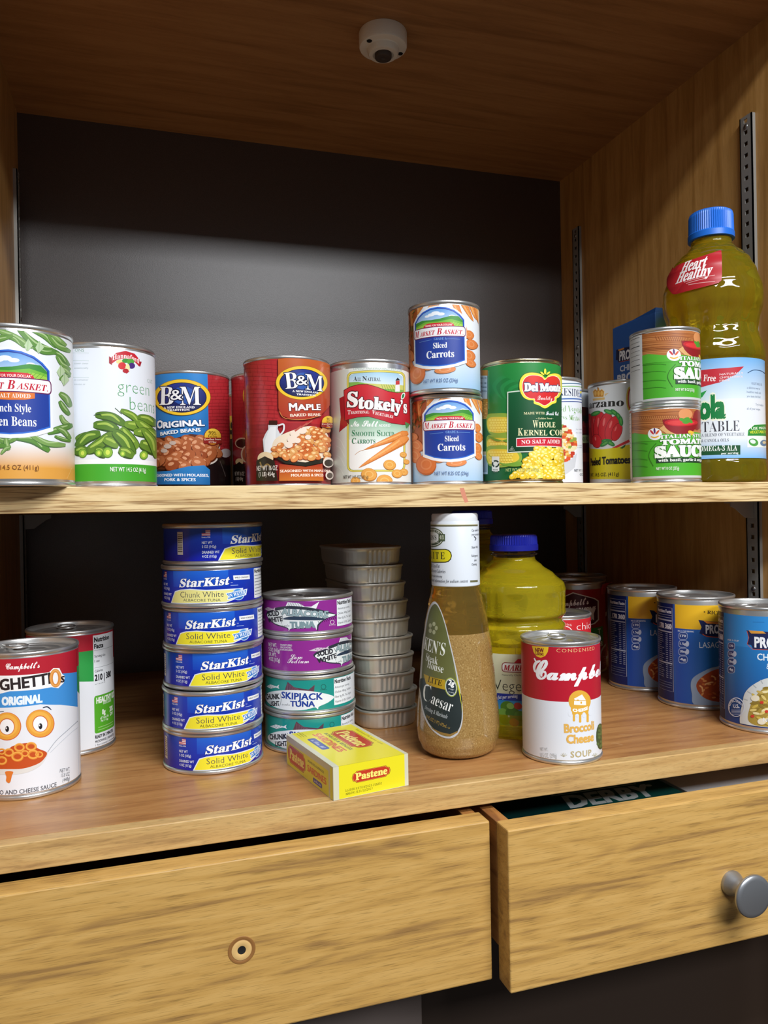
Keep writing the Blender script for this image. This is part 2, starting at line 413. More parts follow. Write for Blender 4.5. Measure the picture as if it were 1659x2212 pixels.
t = tag(empty('shelf', 0, 0, 0), 'oak shelf board with a pale banded front edge carrying the upper row of cans', 'shelf')
box('shelf_board', XL+1, XR-1, 5, 470, -18.6, 0, M_TOP, t)
box('front_edge', XL+1, XR-1, 0, 5, -19, 0.05, M_EDGE, t, bev=0.6)
bm = bmesh.new()
for q in ([(151, -3.5), (155, -3.2), (157, -10), (159, -15.5), (155.5, -16), (152.5, -9)],):
    bm.faces.new([bm.verts.new(((x)*MM, -0.02*MM, z*MM)) for x, z in q])
st = bm_obj('pencil_smudge', bm, mat('red_pencil', '#cf8468', rough=0.6), t); st['label'] = 'faint red pencil smudge'

t = tag(empty('counter', 0, YF, ZF), 'brown oak counter with a lighter front edging, holding the lower row of food', 'counter')
def pc(name, x0, x1, y0, y1, z0, z1, m, par, bev=0):
    ox, oy, oz = (c/MM for c in par.location)
    return box(name, x0-ox, x1-ox, y0-oy, y1-oy, z0-oz, z1-oz, m, par, bev)
SCR = bmesh.new(); box_bm(SCR, XL, XR, 11, YB-YF, -18, 0); rs = random.Random(11)
for i in range(26):
    x, y = (rs.uniform(250, 440), rs.uniform(-35, 70)) if i < 17 else (rs.uniform(-190, 230), rs.uniform(-40, 30)); L_ = rs.uniform(3, 12); aa = rs.choice([rs.uniform(-.2, .5), rs.uniform(1.8, 2.6)]); w2 = rs.uniform(.12, .3)
    if math.hypot(x-236, y+15) < 38 or math.hypot(x-464, y+5) < 46 or math.hypot(x-463, y-88) < 46 or (-5 < x < 100 and y > -60): continue
    dx, dy = cos(aa), sin(aa)
    q_ = SCR.faces.new([SCR.verts.new(((x+dx*p-dy*q)*MM, (y-YF+dy*p+dx*q)*MM, 0.03*MM)) for p, q in ((0, -w2), (L_, -w2*.3), (L_, w2*.3), (0, w2))]); q_.material_index = 1
bm_obj('counter_board', SCR, [M_TOP, mat('pale_scratch', '#cfae86', rough=0.6)], t)
pc('front_edging', XL-30, XR+30, YF, YF+11, ZF-18.6, ZF+0.05, M_LIP, t, 0.7)

def drawer(name, label, x0, x1, yf, hole=None, knob=None, side_left=True):
    r = tag(empty(name, (x0+x1)/2, yf, -377.4), label, 'drawer')
    f = pc('front_panel', x0, x1, yf, yf+19.5, -377.4, -257.4, M_FRONT, r, 1.2)
    if side_left: pc('side_panel', x0+0.2, x0+11, yf+19.6, yf+420, -352, -258.2, M_SIDE, r, 0.5)
    pc('side_panel', x1-13.5, x1-2.5, yf+19.6, yf+420, -352, -258.2, M_SIDE, r, 0.5)
    pc('back_panel', x0+11.2, x1-13.7, yf+408, yf+420, -352, -262, M_SIDE, r)
    pc('bottom_panel', x0+11.2, x1-13.7, yf+19.6, yf+407.8, -349, -344, M_SIDE, r)
    return r, f
d1, f1 = drawer('drawer', 'left oak drawer with a bare screw hole where its knob is missing', XL-10, 138.9, -74.4)
ox, oy, oz = (c/MM for c in d1.location)
hr = lathe('screw_hole', [(9.4, 0.02), (9.2, 0.28), (8.0, 0.40), (7.2, 0.10), (6.8, 0.22), (5.8, 0.42), (3.4, 0.40), (2.85, 0.12), (0, 0.08)], [mat('rubbed_oak_ring', '#d2ab6c', rough=0.55), M_DARK, mat('worn_varnish_ring', '#8c5f30', rough=0.5)], d1, 40)
for p in hr.data.polygons:
    q = max(hypot(hr.data.vertices[i].co.x, hr.data.vertices[i].co.y) for i in p.vertices)
    if q < 0.0029: p.material_index = 1
    elif q > 0.0071: p.material_index = 2
hr.location = ((-48-ox)*MM, -0.02*MM, (-319.5-oz)*MM); hr.rotation_euler = (pi/2, 0, 0); hr['label'] = 'bare screw hole inside a worn ring'
fk = pc('paint_fleck', -133.2, -132.2, -74.46, -74.38, -358.6, -353, mat('white_paint_fleck', '#e8e6e0', rough=0.5), d1); fk['label'] = 'white paint fleck'
d2, f2 = drawer('drawer', 'right oak drawer pulled slightly open, with a round metal knob', 143.6, 530, -94.8)
ox, oy, oz = (c/MM for c in d2.location)
kn = lathe('knob', [(0, 0), (10, 0), (10.2, 1.2), (9.6, 3), (7.0, 8), (5.4, 12), (5.2, 15), (6.5, 17.5), (11, 19.5), (15.3, 21), (16.6, 22.3), (16.6, 24), (15.8, 25.0), (13, 25.6), (0, 26.2)], M_NICKEL, d2, 64, sharp=50)
kn.location = ((342.5-ox)*MM, 0, (-328-oz)*MM); kn.rotation_euler = (pi/2, 0, 0); kn['label'] = 'round brushed nickel knob'
for i, z in enumerate((-283, -303, -325, -343)):
    o = lathe('nail_hole', [(1.5, 0.05), (1.2, 0.1), (0.6, -0.2), (0, -0.5)], M_DARK, d2, 14)
    o.location = ((143.75-ox)*MM, (-79-oy)*MM+0.019, (z-oz)*MM); o.rotation_euler = (0, -pi/2, 0)

# perforated shelf standards screwed to the side walls
def standard(x, sgn, yc, z0, z1, label):
    r = tag(empty('shelf_standard', x, yc, z0), label, 'shelf track', 'perforated shelf standards'); h = z1-z0
    bm = bmesh.new(); holes = []
    z = 14.0
    # channel: web with real slots between two flanges
    d, hw = 5.0, 9.0
    def fb(y0, y1, za, zb, xa, xb): box_bm(bm, *(sorted((sgn*xa, sgn*xb))), y0, y1, za, zb)
    fb(-hw, -hw+1.6, 0, h, 0, d); fb(hw-1.6, hw, 0, h, 0, d)
    fb(-hw, -2.6, 0, h, d-1.2, d); fb(2.6, hw, 0, h, d-1.2, d)
    zz = 0.0
    while zz < h:
        a = zz; b = min(h, zz+8.2); fb(-2.6, 2.6, a, b, d-1.2, d); zz += 12.7
    bm_obj('track', bm, M_ZINC, r)
    for q in (16, h*0.55, h-12):
        s = lathe('screw', [(0, 1.4), (1.6, 1.2), (2.8, 0.4), (3.0, 0)], M_STEEL, r, 18); s.location = (sgn*d*MM, 0, q*MM); s.rotation_euler = (0, sgn*pi/2, 0)
    return r
standard(XR, -1, 86.5, 0.2, 410, 'long metal shelf standard nearest the front of the right wall, above the shelf')
standard(XR, -1, 86.5, -233.8, -19.4, 'short metal shelf standard nearest the front of the right wall, below the shelf')
standard(XR, -1, 437, 0.2, 410, 'long metal shelf standard in the back right corner, above the shelf')
standard(XR, -1, 437, -233.8, -19.4, 'short metal shelf standard in the dark back right corner, below the shelf')
standard(XL, 1, 452, 0.2, 412, 'long metal shelf standard in the back left corner, above the shelf')
standard(XL, 1, 452, -233.8, -19.4, 'short metal shelf standard in the dark back left corner, below the shelf')
def bracket(x, sgn, yc, label):
    r = tag(empty('shelf_bracket', x, yc, -20), label, 'bracket', 'shelf support clips under the shelf')
    pr = [(5.2, -0.2), (36, -0.2), (36, -3.5), (30, -6), (22, -12), (16, -16.5), (5.2, -17)]
    bm = bmesh.new(); lo = [bm.verts.new((sgn*a*MM, -4*MM, b*MM)) for a, b in pr]; hi = [bm.verts.new((sgn*a*MM, -2.6*MM, b*MM)) for a, b in pr]
    n = len(pr); bm.faces.new(lo); bm.faces.new(hi[::-1])
    for i in range(n): bm.faces.new((lo[i], hi[i], hi[(i+1) % n], lo[(i+1) % n]))
    bm_obj('web', bm, M_ZINC, r)
    bm = bmesh.new(); box_bm(bm, *sorted((sgn*5.2, sgn*36)), -4, 6, -0.2, 0.9); bm_obj('tongue', bm, M_ZINC, r)
bracket(XR, -1, 88, 'metal shelf clip under the right front corner of the shelf')
bracket(XR, -1, 437, 'metal shelf clip under the back right corner of the shelf')
bracket(XL, 1, 452, 'metal shelf clip under the back left corner of the shelf')

# porcelain lamp holder without a bulb
t = tag(empty('lamp_holder', 155, 200, ZT, 0), 'white porcelain lamp holder without a bulb on the underside of the cabinet top', 'lamp holder')
o = lathe('porcelain_base', [(0, -0.1), (26, -0.1), (26.4, -1), (26.4, -14.5), (25.6, -16.3), (24, -17), (18.5, -17.2), (17.6, -18), (16.8, -22.5), (15.5, -24), (11.5, -24.5), (10.8, -23.4), (9.2, -23), (0, -22)], M_PORC, t, 72)
o = lathe('screw_shell', [(9.4, -22), (9.4, -26), (8.8, -27.5), (7.5, -28), (3, -27.4), (2, -26.4), (0, -26.2)], M_BAKE, t, 40); o['label'] = 'dark screw shell'
for a in (-62, 98):
    o = lathe('screw_recess', [(3.0, -17.25), (2.8, -17.6), (1.6, -17.7), (1.4, -17.2), (0, -17.15)], M_DARK, t, 18); o.location = (21.2*sin(radians(a))*MM, -21.2*cos(radians(a))*MM, 0)

# ------------------------------------------------------------------ cans: body, lid, label, tab
_SH = {}
def shared(key, name, parent, make):
    if key in _SH:
        o = link(bpy.data.objects.new(name, _SH[key]), parent); return o
    o = make(); _SH[key] = o.data; return o
def can(name, fr, label, cat, group=None, rim=0.65, tab=None, tin=None, rot=0.0, ridges=True, bead=False):
    tin = tin or M_TIN; R, H = fr.R+rim, fr.H
    root = tag(empty(name, fr.X, fr.Y, fr.Z, fr.rot+rot), label, cat, group)
    def mk():
        p = [(0, 1.9), (R-5, 1.9), (R-3.6, 2.4), (R-2.8, 0.5), (R-1.6, 0), (R-0.5, 0.2), (R, 0.9), (R, 2.5), (R-0.45, 3.1), (fr.R-0.35, 3.5), (fr.R-0.05, 4.6)]
        p += [(fr.R-0.05, H-4.6), (fr.R-0.35, H-3.5), (R-0.45, H-3.1), (R, H-2.5), (R, H-0.9), (R-0.5, H-0.2), (R-1.3, H), (R-2.0, H-0.4), (R-2.4, H-1.4), (R-2.7, H-4.6)]
        return lathe('can_body', p, tin, root, 96, sharp=60)
    shared(('b', R, H, tin.name), 'can_body', root, mk)
    def ml():
        q = R-2.75
        p = [(q, H-4.4), (q-1.2, H-4.9), (q-2.6, H-4.0), (q-3.6, H-4.0), (q-4.6, H-4.6), (q*.72, H-4.6), (q*.70, H-4.1), (q*.66, H-4.1), (q*.64, H-4.6), (q*.42, H-4.6), (q*.40, H-4.2), (q*.36, H-4.2), (q*.34, H-4.7), (0, H-4.7)]
        return lathe('lid', p, tin, root, 72, sharp=60)
    shared(('l', R, H, tin.name), 'lid', root, ml)
    if tab is not None:
        def mt():
            bm = bmesh.new()
            V = []; n = 24
            for i in range(n):
                a = 2*pi*i/n; row = []
                for j in range(6):
                    b = 2*pi*j/6; rr = 7.2+1.5*cos(b)
                    row.append(bm.verts.new(((rr*cos(a))*MM*1.0, (rr*sin(a)*1.25+R*0.42)*MM, (H-2.6+1.0*sin(b))*MM)))
                V.append(row)
            for i in range(n):
                for j in range(6): bm.faces.new((V[i][j], V[(i+1) % n][j], V[(i+1) % n][(j+1) % 6], V[i][(j+1) % 6]))
            box_bm(bm, -4, 4, R*0.42+6, R*0.42+17, H-3.4, H-2.0, 0.5)
            return bm_obj('pull_tab', bm, tin, root, True)
        o = shared(('t', R, H), 'pull_tab', root, mt); o.rotation_euler = (0, 0, tab)
    return root
def copy_label(src, root):
    o = src.copy(); COL.objects.link(o); o.parent = root; return o

# ------------------------------------------------------------------ upper shelf
def brand_oval(a, x, y, rx, ry, inner=('g', '#2b3a8c', '#141a4a')):
    a.ell(x, y, rx, ry, '#8a6a1c', n=40); a.ell(x, y, rx*.985, ry*.98, '#f3c733', n=40); a.ell(x+rx*.0, y+2, rx*.86, ry*.83, '#16183f', n=40); a.ell(x, y+2, rx*.83, ry*.79, inner, n=40); a.ell(x+rx*.05, y-ry*.1, rx*.4, ry*.5, '#2f58a8', n=24)
def bricks(a, x0, x1, y0, y1, dy=34, col='#8f2226', seed=2):
    r = random.Random(seed); k = 0; y = y0
    while y < y1:
        a.line([(x0, y), (x1, y)], 2.4, col, False)
        x = x0+r.uniform(0, 40)
        while x < x1: a.line([(x, y), (x, min(y1, y+dy))], 2.0, col, False); x += r.uniform(52, 70)
        y += dy*r.uniform(.9, 1.1)
def carrot(a, tip, top, wd, col='#e08a3c', hi='#eeae68', dk='#c56f28'):
    n = 10; dx, dy = top[0]-tip[0], top[1]-tip[1]; L = hypot(dx, dy); px, py = -dy/L, dx/L
    def prof(t): return wd/2*(t**0.65)*(1 if t < .93 else (1-(t-.93)*8))
    A = [(tip[0]+dx*t+px*prof(t), tip[1]+dy*t+py*prof(t)) for t in [i/n for i in range(n+1)]]
    B = [(tip[0]+dx*t-px*prof(t), tip[1]+dy*t-py*prof(t)) for t in [i/n for i in range(n+1)]]
    a.poly(A+B[::-1], dk)
    s = .88; A = [(tip[0]+dx*t+px*prof(t)*s, tip[1]+dy*t+py*prof(t)*.5) for t in [i/n for i in range(n+1)]]; B2 = [(tip[0]+dx*t-px*prof(t)*.9, tip[1]+dy*t-py*prof(t)*.9) for t in [i/n for i in range(n+1)]]
    a.poly(A+B2[::-1], col); a.line([(tip[0]+dx*.25-px*prof(.25)*.4, tip[1]+dy*.25-py*prof(.25)*.4), (tip[0]+dx*.85-px*prof(.85)*.4, tip[1]+dy*.85-py*prof(.85)*.4)], wd*.16, hi)
    for t in (.4, .55, .66, .78, .87): a.line([(tip[0]+dx*t+px*prof(t)*.6, tip[1]+dy*t+py*prof(t)*.6), (tip[0]+dx*t-px*prof(t)*.1, tip[1]+dy*t-py*prof(t)*.1)], 2, dk, False)
def slice_(a, x, y, r, ry=None, rot=0, edge='#c86a26', mid='#e58a42', hi='#f0a868'):
    ry = ry or r*.8
    a.ell(x, y, r, ry, edge, rot); a.ell(x, y-ry*.06, r*.93, ry*.9, mid, rot); a.ell(x, y-ry*.05, r*.55, ry*.52, hi, rot); a.ell(x, y-ry*.05, r*.42, ry*.38, mid, rot)
def bean(a, p, q, wd, base='#5f8f3a', hi='#93b765', dk='#3c6424', bow=0.12):
    wd *= 1.22; mx, my = (p[0]+q[0])/2-(q[1]-p[1])*bow, (p[1]+q[1])/2+(q[0]-p[0])*bow
    a.line([p, (mx, my), q], wd, dk, taper=True); a.line([p, (mx, my-wd*.07), q], wd*.8, base, taper=True)
    a.line([(p[0]*.85+q[0]*.15, p[1]*.85+q[1]*.15-wd*.15), (mx, my-wd*.22), (p[0]*.2+q[0]*.8, p[1]*.2+q[1]*.8-wd*.15)], wd*.22, hi, taper=True)
def store_crest(a, loc, lines, k=1.0):
    """blue arched crest with a landscape, a white name banner and the product name; local units, y down"""
    a.loc = loc
    P = [(-250, -110), (-205, -158), (-150, -195), (-75, -220), (0, -228), (75, -220), (150, -195), (205, -158), (250, -112), (250, 262), (150, 298), (75, 312), (0, 318), (-75, 312), (-150, 298), (-250, 262)]
    a.poly([(x*1.08, y*1.07+3) for x, y in P], '#eef1f2'); a.poly(P, '#2e6bd0'); a.poly([(x*.965, y*.965+2) for x, y in P], '#223f9a')
    Q = [(-232, -104), (-190, -148), (-140, -180), (-70, -203), (0, -210), (70, -203), (140, -180), (190, -148), (232, -106), (232, -40), (-232, -40)]
    a.poly(Q, ('g', '#5d9cdc', '#cfe3f2'))
    for x, y, r in ((-60, -160, 34), (-20, -172, 40), (30, -160, 34), (-100, -150, 26), (130, -140, 28), (165, -133, 24)): a.ell(x, y, r, r*.42, '#eef3f8')
    a.poly([(-232, -104), (-150, -118), (-60, -112), (20, -118), (120, -142), (190, -140), (232, -104), (232, -40), (-232, -40)], '#3f8f38', False)
    a.poly([(-232, -70), (-120, -100), (0, -92), (120, -112), (232, -86), (232, -40), (-232, -40)], '#76b83c'); a.poly([(-232, -58), (-100, -84), (20, -70), (140, -88), (232, -66), (232, -40), (-232, -40)], '#9ccb4a')
    for i in range(5): a.line([(60+i*30, -46), (110+i*26, -86)], 3, '#5d9a30', False)
    a.poly([(-150, -40), (-130, -70), (-100, -82), (110, -82), (140, -70), (155, -40)], '#d2202f'); a.text('“MORE FOR YOUR DOLLAR”', (-125, -52), (135, -52), 19, '#fff2ee', bo=.02)
    a.rrect(-263, -50, 262, 46, 26, '#6b2456'); a.rrect(-256, -43, 255, 39, 22, '#f4f4f6')
    a.text('M', (-248, 27), (-190, 27), 60, '#c4122f', 'si', .01); a.text('ARKET', (-182, 26), (-28, 26), 42, '#c4122f', 'si', .012); a.text('B', (-12, 27), (36, 27), 60, '#c4122f', 'si', .01); a.text('ASKET.', (42, 26), (236, 26), 42, '#c4122f', 'si', .012)
    lines(a); a.loc = None

# nearest can on the left: French style green beans
F1 = Can(-192.8, 16.9, 0, 37.7, 113)
c1 = can('green_bean_can', F1, 'french style green bean can with a blue crest, leftmost on the upper shelf', 'can', 'cans on the upper shelf')
a = Art(F1, (0, 660, 4.6083))
a.bg('#e9edf0', 5.2, 108); a.bg(('g', '#e9edf0', '#e2a34a'), 13, 31); a.bg('#dfa046', 5.2, 13)
r = random.Random(4)
for p, q, wd in [((-260, 300), (60, 250), 46), ((-60, 230), (330, 420), 56), ((0, 300), (250, 420), 40), ((-200, 420), (130, 300), 50), ((180, 235), (590, 480), 62), ((300, 235), (560, 420), 48), ((400, 240), (660, 400), 44), ((480, 300), (700, 460), 50), ((500, 440), (690, 600), 40), ((560, 500), (700, 640), 40), ((330, 420), (560, 470), 44),
                 ((590, 870), (700, 1010), 60), ((590, 950), (690, 1090), 50), ((600, 1090), (700, 1200), 46), ((590, 740), (700, 700), 36), ((600, 620), (700, 690), 40), ((470, 1270), (720, 1190), 60), ((560, 1210), (700, 1330), 46), ((130, 1310), (490, 1450), 70), ((300, 1290), (650, 1390), 52), ((-40, 1330), (160, 1330), 46), ((60, 1320), (90, 1440), 50), ((-200, 1300), (60, 1400), 56), ((10, 1480), (110, 1400), 30), ((540, 1300), (700, 1350), 34)]:
    bean(a, p, q, wd, r.choice(['#6c9648', '#5d8c3c', '#7da257']), '#a9c488', '#47703a', r.uniform(-.14, .14))
for x, y in ((280, 400), (390, 420), (600, 660), (640, 740)): a.poly([(x, y-70), (x+45, y), (x-10, y+60), (x-40, y)], '#b8cfa4'); a.line([(x, y-66), (x-6, y+50)], 4, '#7fa468')
cu, cv = a.at(90, 790)
def L1(a):
    a.poly([(-150, 46), (150, 46), (150, 80), (90, 92), (0, 96), (-90, 92), (-150, 80)], '#e0762e'); a.text('NO SALT ADDED', (-128, 82), (124, 80), 26, '#fff4ea', 'sb')
    a.text('French Style', (0, 172), None, 52, '#f6f7fa', 'sb', wf=.62, just='c'); a.text('Green Beans', (0, 262), None, 60, '#f6f7fa', 'sb', wf=.66, just='c')
store_crest(a, (cu, cv, .1075), L1)
a.text('NET WT 14.5 OZ (411g)', (385, 1635), None, 48, '#7a4a22', just='r', wf=.86); a.line([(705, 1620), (660, 1725)], 3, '#eec880', False)
a.build('paper_label', M_PAPER, c1)

# cut green beans
F2 = Can(-132.6, 64.8, 0, 37.7, 113)
c2 = can('green_bean_can', F2, 'white can of cut green beans with a green band at its foot', 'can', 'cans on the upper shelf')
a = Art(F2, (0, 660, 4.6083))
a.bg('#e4e8ee', 5.2, 108); a.bg('#43a32c', 5.2, 18.5); a.bg('#f1f3f5', 18.5, 22)
for x, t in ((742, 'INSTRUCTIONS'),): a.text('ONS', (745, 460), (838, 460), 32, '#7fa48e')
for y in (474, 552, 718): a.line([(700, y), (886, y)], 3, '#a9bdb2', False)
for y, t in ((585, 'cover over'), (630, 'occasionally'), (748, 've container'), (792, 'minutes or')): a.text(t, (738, y), (880 if y != 792 else 850, y), 18, '#a5afae')
a.poly([(1085, 505), (1110, 520), (1115, 595), (1095, 580), (1085, 575)], '#a01c28'); a.poly([(1410, 560), (1385, 555), (1375, 600), (1395, 610)], '#a01c28')
a.poly([(1112, 512), (1160, 470), (1250, 452), (1340, 480), (1390, 540), (1380, 602), (1330, 552), (1250, 530), (1170, 538), (1112, 580)], '#c4222f')
a.text('Hannaford', (1118, 545), (1384, 580), 50, '#fdf2ee', 'sb', arc=.62)
for x, y, rx, ry, c in ((1195, 560, 40, 22, '#e8d98c'), (1250, 550, 36, 22, '#3f8f38'), (1300, 560, 36, 30, '#54a43c'), (1310, 600, 34, 30, '#4a2a78'), (1215, 600, 40, 36, '#d22a30'), (1270, 620, 22, 40, '#e9dfa2'), (1250, 650, 30, 22, '#b3222c')): a.ell(x, y, rx, ry, c)
a.poly([(1225, 655), (1260, 678), (1290, 655)], '#b3222c')
a.text('cut', (1465, 765), None, 62, '#9db7a4', bo=-.018); a.text('green', (1170, 862), None, 138, '#4f9a5c', bo=-.020, wf=.93); a.text('beans', (1292, 1038), None, 140, '#4f9a5c', bo=-.020, wf=.93)
r = random.Random(8)
for p, q, wd in [((755, 1340), (960, 1300), 90), ((1200, 1040), (1420, 1200), 60), ((950, 1090), (1250, 1190), 80), ((1370, 1110), (1560, 1190), 80), ((930, 1190), (1180, 1240), 90), ((760, 1410), (1000, 1270), 90), ((1240, 1180), (1480, 1240), 90), ((1360, 1150), (1580, 1330), 90), ((1330, 1260), (1600, 1330), 90), ((860, 1460), (1120, 1270), 100), ((740, 1460), (880, 1450), 90), ((1030, 1330), (1180, 1400), 90), ((1200, 1220), (1370, 1420), 110), ((1130, 1250), (1330, 1490), 110), ((1390, 1370), (1600, 1470), 110), ((1420, 1230), (1560, 1520), 80), ((1180, 1440), (1330, 1500), 90), ((940, 1440), (1060, 1500), 90)]:
    bean(a, p, q, wd, r.choice(['#5f8228', '#6d902f', '#557a26']), '#a3bd50', '#33501a', r.uniform(-.1, .1))
for x, y, k in ((1072, 1462, 52), (985, 1468, 36), (1428, 1490, 42), (825, 1470, 44), (1220, 1475, 30)): a.ell(x, y, k, k*1.05, '#5c8a24'); a.ell(x, y, k*.82, k*.86, '#8cb63a'); a.ell(x, y, k*.4, k*.5, '#cfdf5a')
a.line([(1145, 1020), (1210, 1080)], 12, '#3d5a2c', taper=True); a.line([(935, 1092), (990, 1080), (1010, 1100)], 10, '#3d5a2c', taper=True)
a.text('NET WT 14.5 OZ (411g)', (1097, 1650), (1448, 1662), 46, '#f2f7ee', bo=.02)
a.build('paper_label', M_PAPER, c2)

# baked beans, blue panel
F3 = Can(-60.3, 171.7, 0, 38.0, 113)
c3 = can('baked_bean_can', F3, 'baked bean can with a blue front panel and red brick sides, behind the front row', 'can', 'cans on the upper shelf')
a = Art(F3, (320, 740, 4.1475))
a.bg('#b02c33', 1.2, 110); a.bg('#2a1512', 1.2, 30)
bricks(a, 540, 730, 300, 960, 30); a.poly([(545, 960), (600, 1010), (640, 1000), (720, 950), (740, 1275), (545, 1275)], '#1a1010'); a.ell(690, 990, 48, 40, '#b9b4b4'); a.line([(640, 1060), (690, 1200)], 5, '#5b504c')
a.poly([(30, 285), (530, 285), (542, 840), (380, 820), (250, 855), (100, 855), (30, 820)], ('g', '#2f86cf', '#2472b6'))
a.poly([(30, 850), (250, 855), (380, 820), (520, 850), (640, 930), (600, 1060), (480, 1110), (330, 1090), (150, 1140), (30, 1130)], '#5c2a18')
a.line([(635, 930), (610, 1050), (545, 1090)], 14, '#d8cfc4')
a.blobs(scatter(45, 870, 610, 1110, 46, 3, lambda x, y: y > 900-0.1*(x) and y < 1130-abs(x-200)*.06-max(0, x-430)*.4), 60, 42, ['#a85c34', '#b56a40', '#964a28', '#ad6238'], '#d99c74', None, 5, '#5c2612')
for x, y, q in ((180, 930, 34), (225, 900, 30), (150, 970, 30)): a.ell(x, y, q, q*.6, '#c9b6a8')
brand_oval(a, 305, 492, 250, 163)
a.text('B', (108, 560), (232, 560), 165, '#f6f6f8', 'sb', ol=('#0d1034', .03)); a.text('M', (290, 560), (470, 560), 165, '#f6f6f8', 'sb', ol=('#0d1034', .03)); a.text('&', (205, 515), (310, 515), 92, '#f6f6f8', 'sb', .01, ol=('#0d1034', .06))
a.text('A NEW ENGLAND', (148, 596), (415, 592), 20, '#f2f2f4', 'sb', .03); a.text('TRADITION', (178, 617), (372, 613), 18, '#f2f2f4', 'sb', .03)
a.text('O', (90, 768), (138, 768), 72, '#f4f7fb', bo=.04, ol=('#15457c', .05)); a.text('RIGINAL', (146, 768), (500, 746), 54, '#f4f7fb', bo=.045, ol=('#15457c', .05)); a.text('BAKED BEANS', (120, 835), (466, 797), 32, '#e8f0f6', bo=.045)
a.poly([(30, 1165), (200, 1150), (360, 1110), (500, 1100), (548, 1140), (550, 1275), (30, 1275)], ('g', '#2c80c4', '#2068a8'))
a.text('SEASONED WITH MOLASSES,', (78, 1203), (538, 1203), 25, '#f0f5fa', bo=.04); a.text('PORK & SPICES', (155, 1242), (424, 1242), 28, '#f0f5fa', bo=.04)
def badge(a, x, y, k=1.0):
    a.ell(x, y, 78*k, 78*k, '#7a2018'); a.ell(x, y-2, 72*k, 72*k, ('g', '#f6d24a', '#d99a26')); a.rrect(x-80*k, y+8*k, x+84*k, y+62*k, 14*k, '#8e2420'); a.text('99%', (x, y-16*k), None, 34*k, '#40260c', 'sb', just='c', wf=.9); a.text('Fat Free', (x, y+5*k), None, 19*k, '#40260c', 'sb', just='c', wf=.9)
    a.text('Excellent Source', (x-72*k, y+32*k), (x+72*k, y+30*k), 16*k, '#f4dcc8', 'sb'); a.text('of Fiber', (x, y+54*k), None, 16*k, '#f4dcc8', 'sb', just='c')
badge(a, 572, 845)
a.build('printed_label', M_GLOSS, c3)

# maple baked beans and the two same cans behind it
F4 = Can(19.6, 83.6, 0, 38.0, 113)
c4 = can('baked_bean_can', F4, 'red brick-patterned can of maple baked beans at the front of the shelf', 'can', 'red bean cans')
a = Art(F4, (320, 740, 4.1475))
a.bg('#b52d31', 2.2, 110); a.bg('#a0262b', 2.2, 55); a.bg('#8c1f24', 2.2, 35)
bricks(a, 845, 1165, 165, 1120, 36, '#952428', 3); a.line([(1163, 150), (1163, 610)], 5, '#6d1518', False)
bricks(a, 400, 845, 165, 1120, 36, '#952428', 9)
a.poly([(400, 700), (845, 720), (845, 1250), (400, 1250)], '#3c1512')
a.ell(760, 880, 70, 46, '#c8ac98'); a.ell(765, 884, 60, 34, '#2a1410')
a.poly([(1168, 150), (1610, 150), (1610, 560), (1520, 660), (1400, 690), (1260, 684), (1190, 650), (1172, 590)], ('g', '#c4642a', '#ab3526')); a.line([(1180, 620), (1230, 680), (1400, 690), (1540, 650)], 5, '#d98a4a')
brand_oval(a, 1370, 363, 222, 152)
a.text('B', (1232, 418), (1342, 410), 145, '#f6f6f8', 'sb', ol=('#0d1034', .03)); a.text('M', (1400, 422), (1550, 442), 140, '#f6f6f8', 'sb', ol=('#0d1034', .03)); a.text('&', (1325, 380), (1420, 384), 84, '#f6f6f8', 'sb', .01, ol=('#0d1034', .06))
a.text('A NEW ENGLAND', (1290, 446), (1510, 462), 18, '#f2f2f4', 'sb', .03); a.text('TRADITION', (1326, 474), (1488, 484), 16, '#f2f2f4', 'sb', .03)
a.text('M', (1266, 612), (1330, 610), 68, '#f8f2ee', bo=.04, ol=('#6d1a14', .05)); a.text('APLE', (1338, 610), (1530, 606), 54, '#f8f2ee', bo=.04, ol=('#6d1a14', .05)); a.text('BAKED BEANS', (1274, 668), (1528, 660), 26, '#f2dcc8', bo=.045)
a.poly([(1085, 740), (1170, 735), (1165, 775), (1190, 830), (1205, 900), (1200, 1000), (1050, 1000), (1040, 870), (1060, 820), (1085, 780)], '#d9dcde', False); a.poly([(1100, 760), (1150, 755), (1145, 990), (1060, 980), (1055, 880)], '#eceeef'); a.rect(1090, 700, 1162, 742, '#3c1c12')
a.line([(1170, 745), (1215, 735), (1215, 790), (1185, 830)], 14, '#dfe2e3')
a.poly([(1115, 950), (1150, 860), (1290, 790), (1440, 750), (1560, 790), (1605, 870), (1610, 960), (1560, 1030), (1400, 1075), (1230, 1050), (1130, 1010)], '#ead9c0', True); a.poly([(1120, 960), (1230, 1052), (1400, 1075), (1560, 1030), (1608, 960), (1606, 1030), (1540, 1080), (1400, 1110), (1230, 1085), (1140, 1030)], '#26261c')
a.blobs(scatter(1140, 770, 1590, 1040, 48, 5, lambda x, y: y > 940-(x-1130)*.62 or (x > 1380 and y > 770) and True and (y < 1060-abs(x-1370)*.15)), 36, 26, ['#cf7a3e', '#d98b4c', '#c2652e', '#d59a58'], '#f0c890', None, 6, '#98441c')
for x, y, q in ((1290, 870, 44), (1310, 820, 40), (1370, 790, 40), (1260, 920, 34), (1330, 880, 30), (1420, 850, 26)): a.ell(x, y, q, q*.8, '#ead8c6')
for x, y, q in ((1340, 770, 16), (1390, 740, 13), (1430, 718, 9)): a.line([(x-30, y+26), (x+26, y-18)], q, '#b8584a')
a.ell(1065, 1040, 66, 60, '#e6cfa6'); a.poly([(990, 1060), (1060, 1020), (1140, 1060), (1170, 1240), (990, 1240)], '#2c2216'); a.line([(1020, 1070), (1040, 1120), (1080, 1090), (1110, 1120)], 12, '#8f7440')
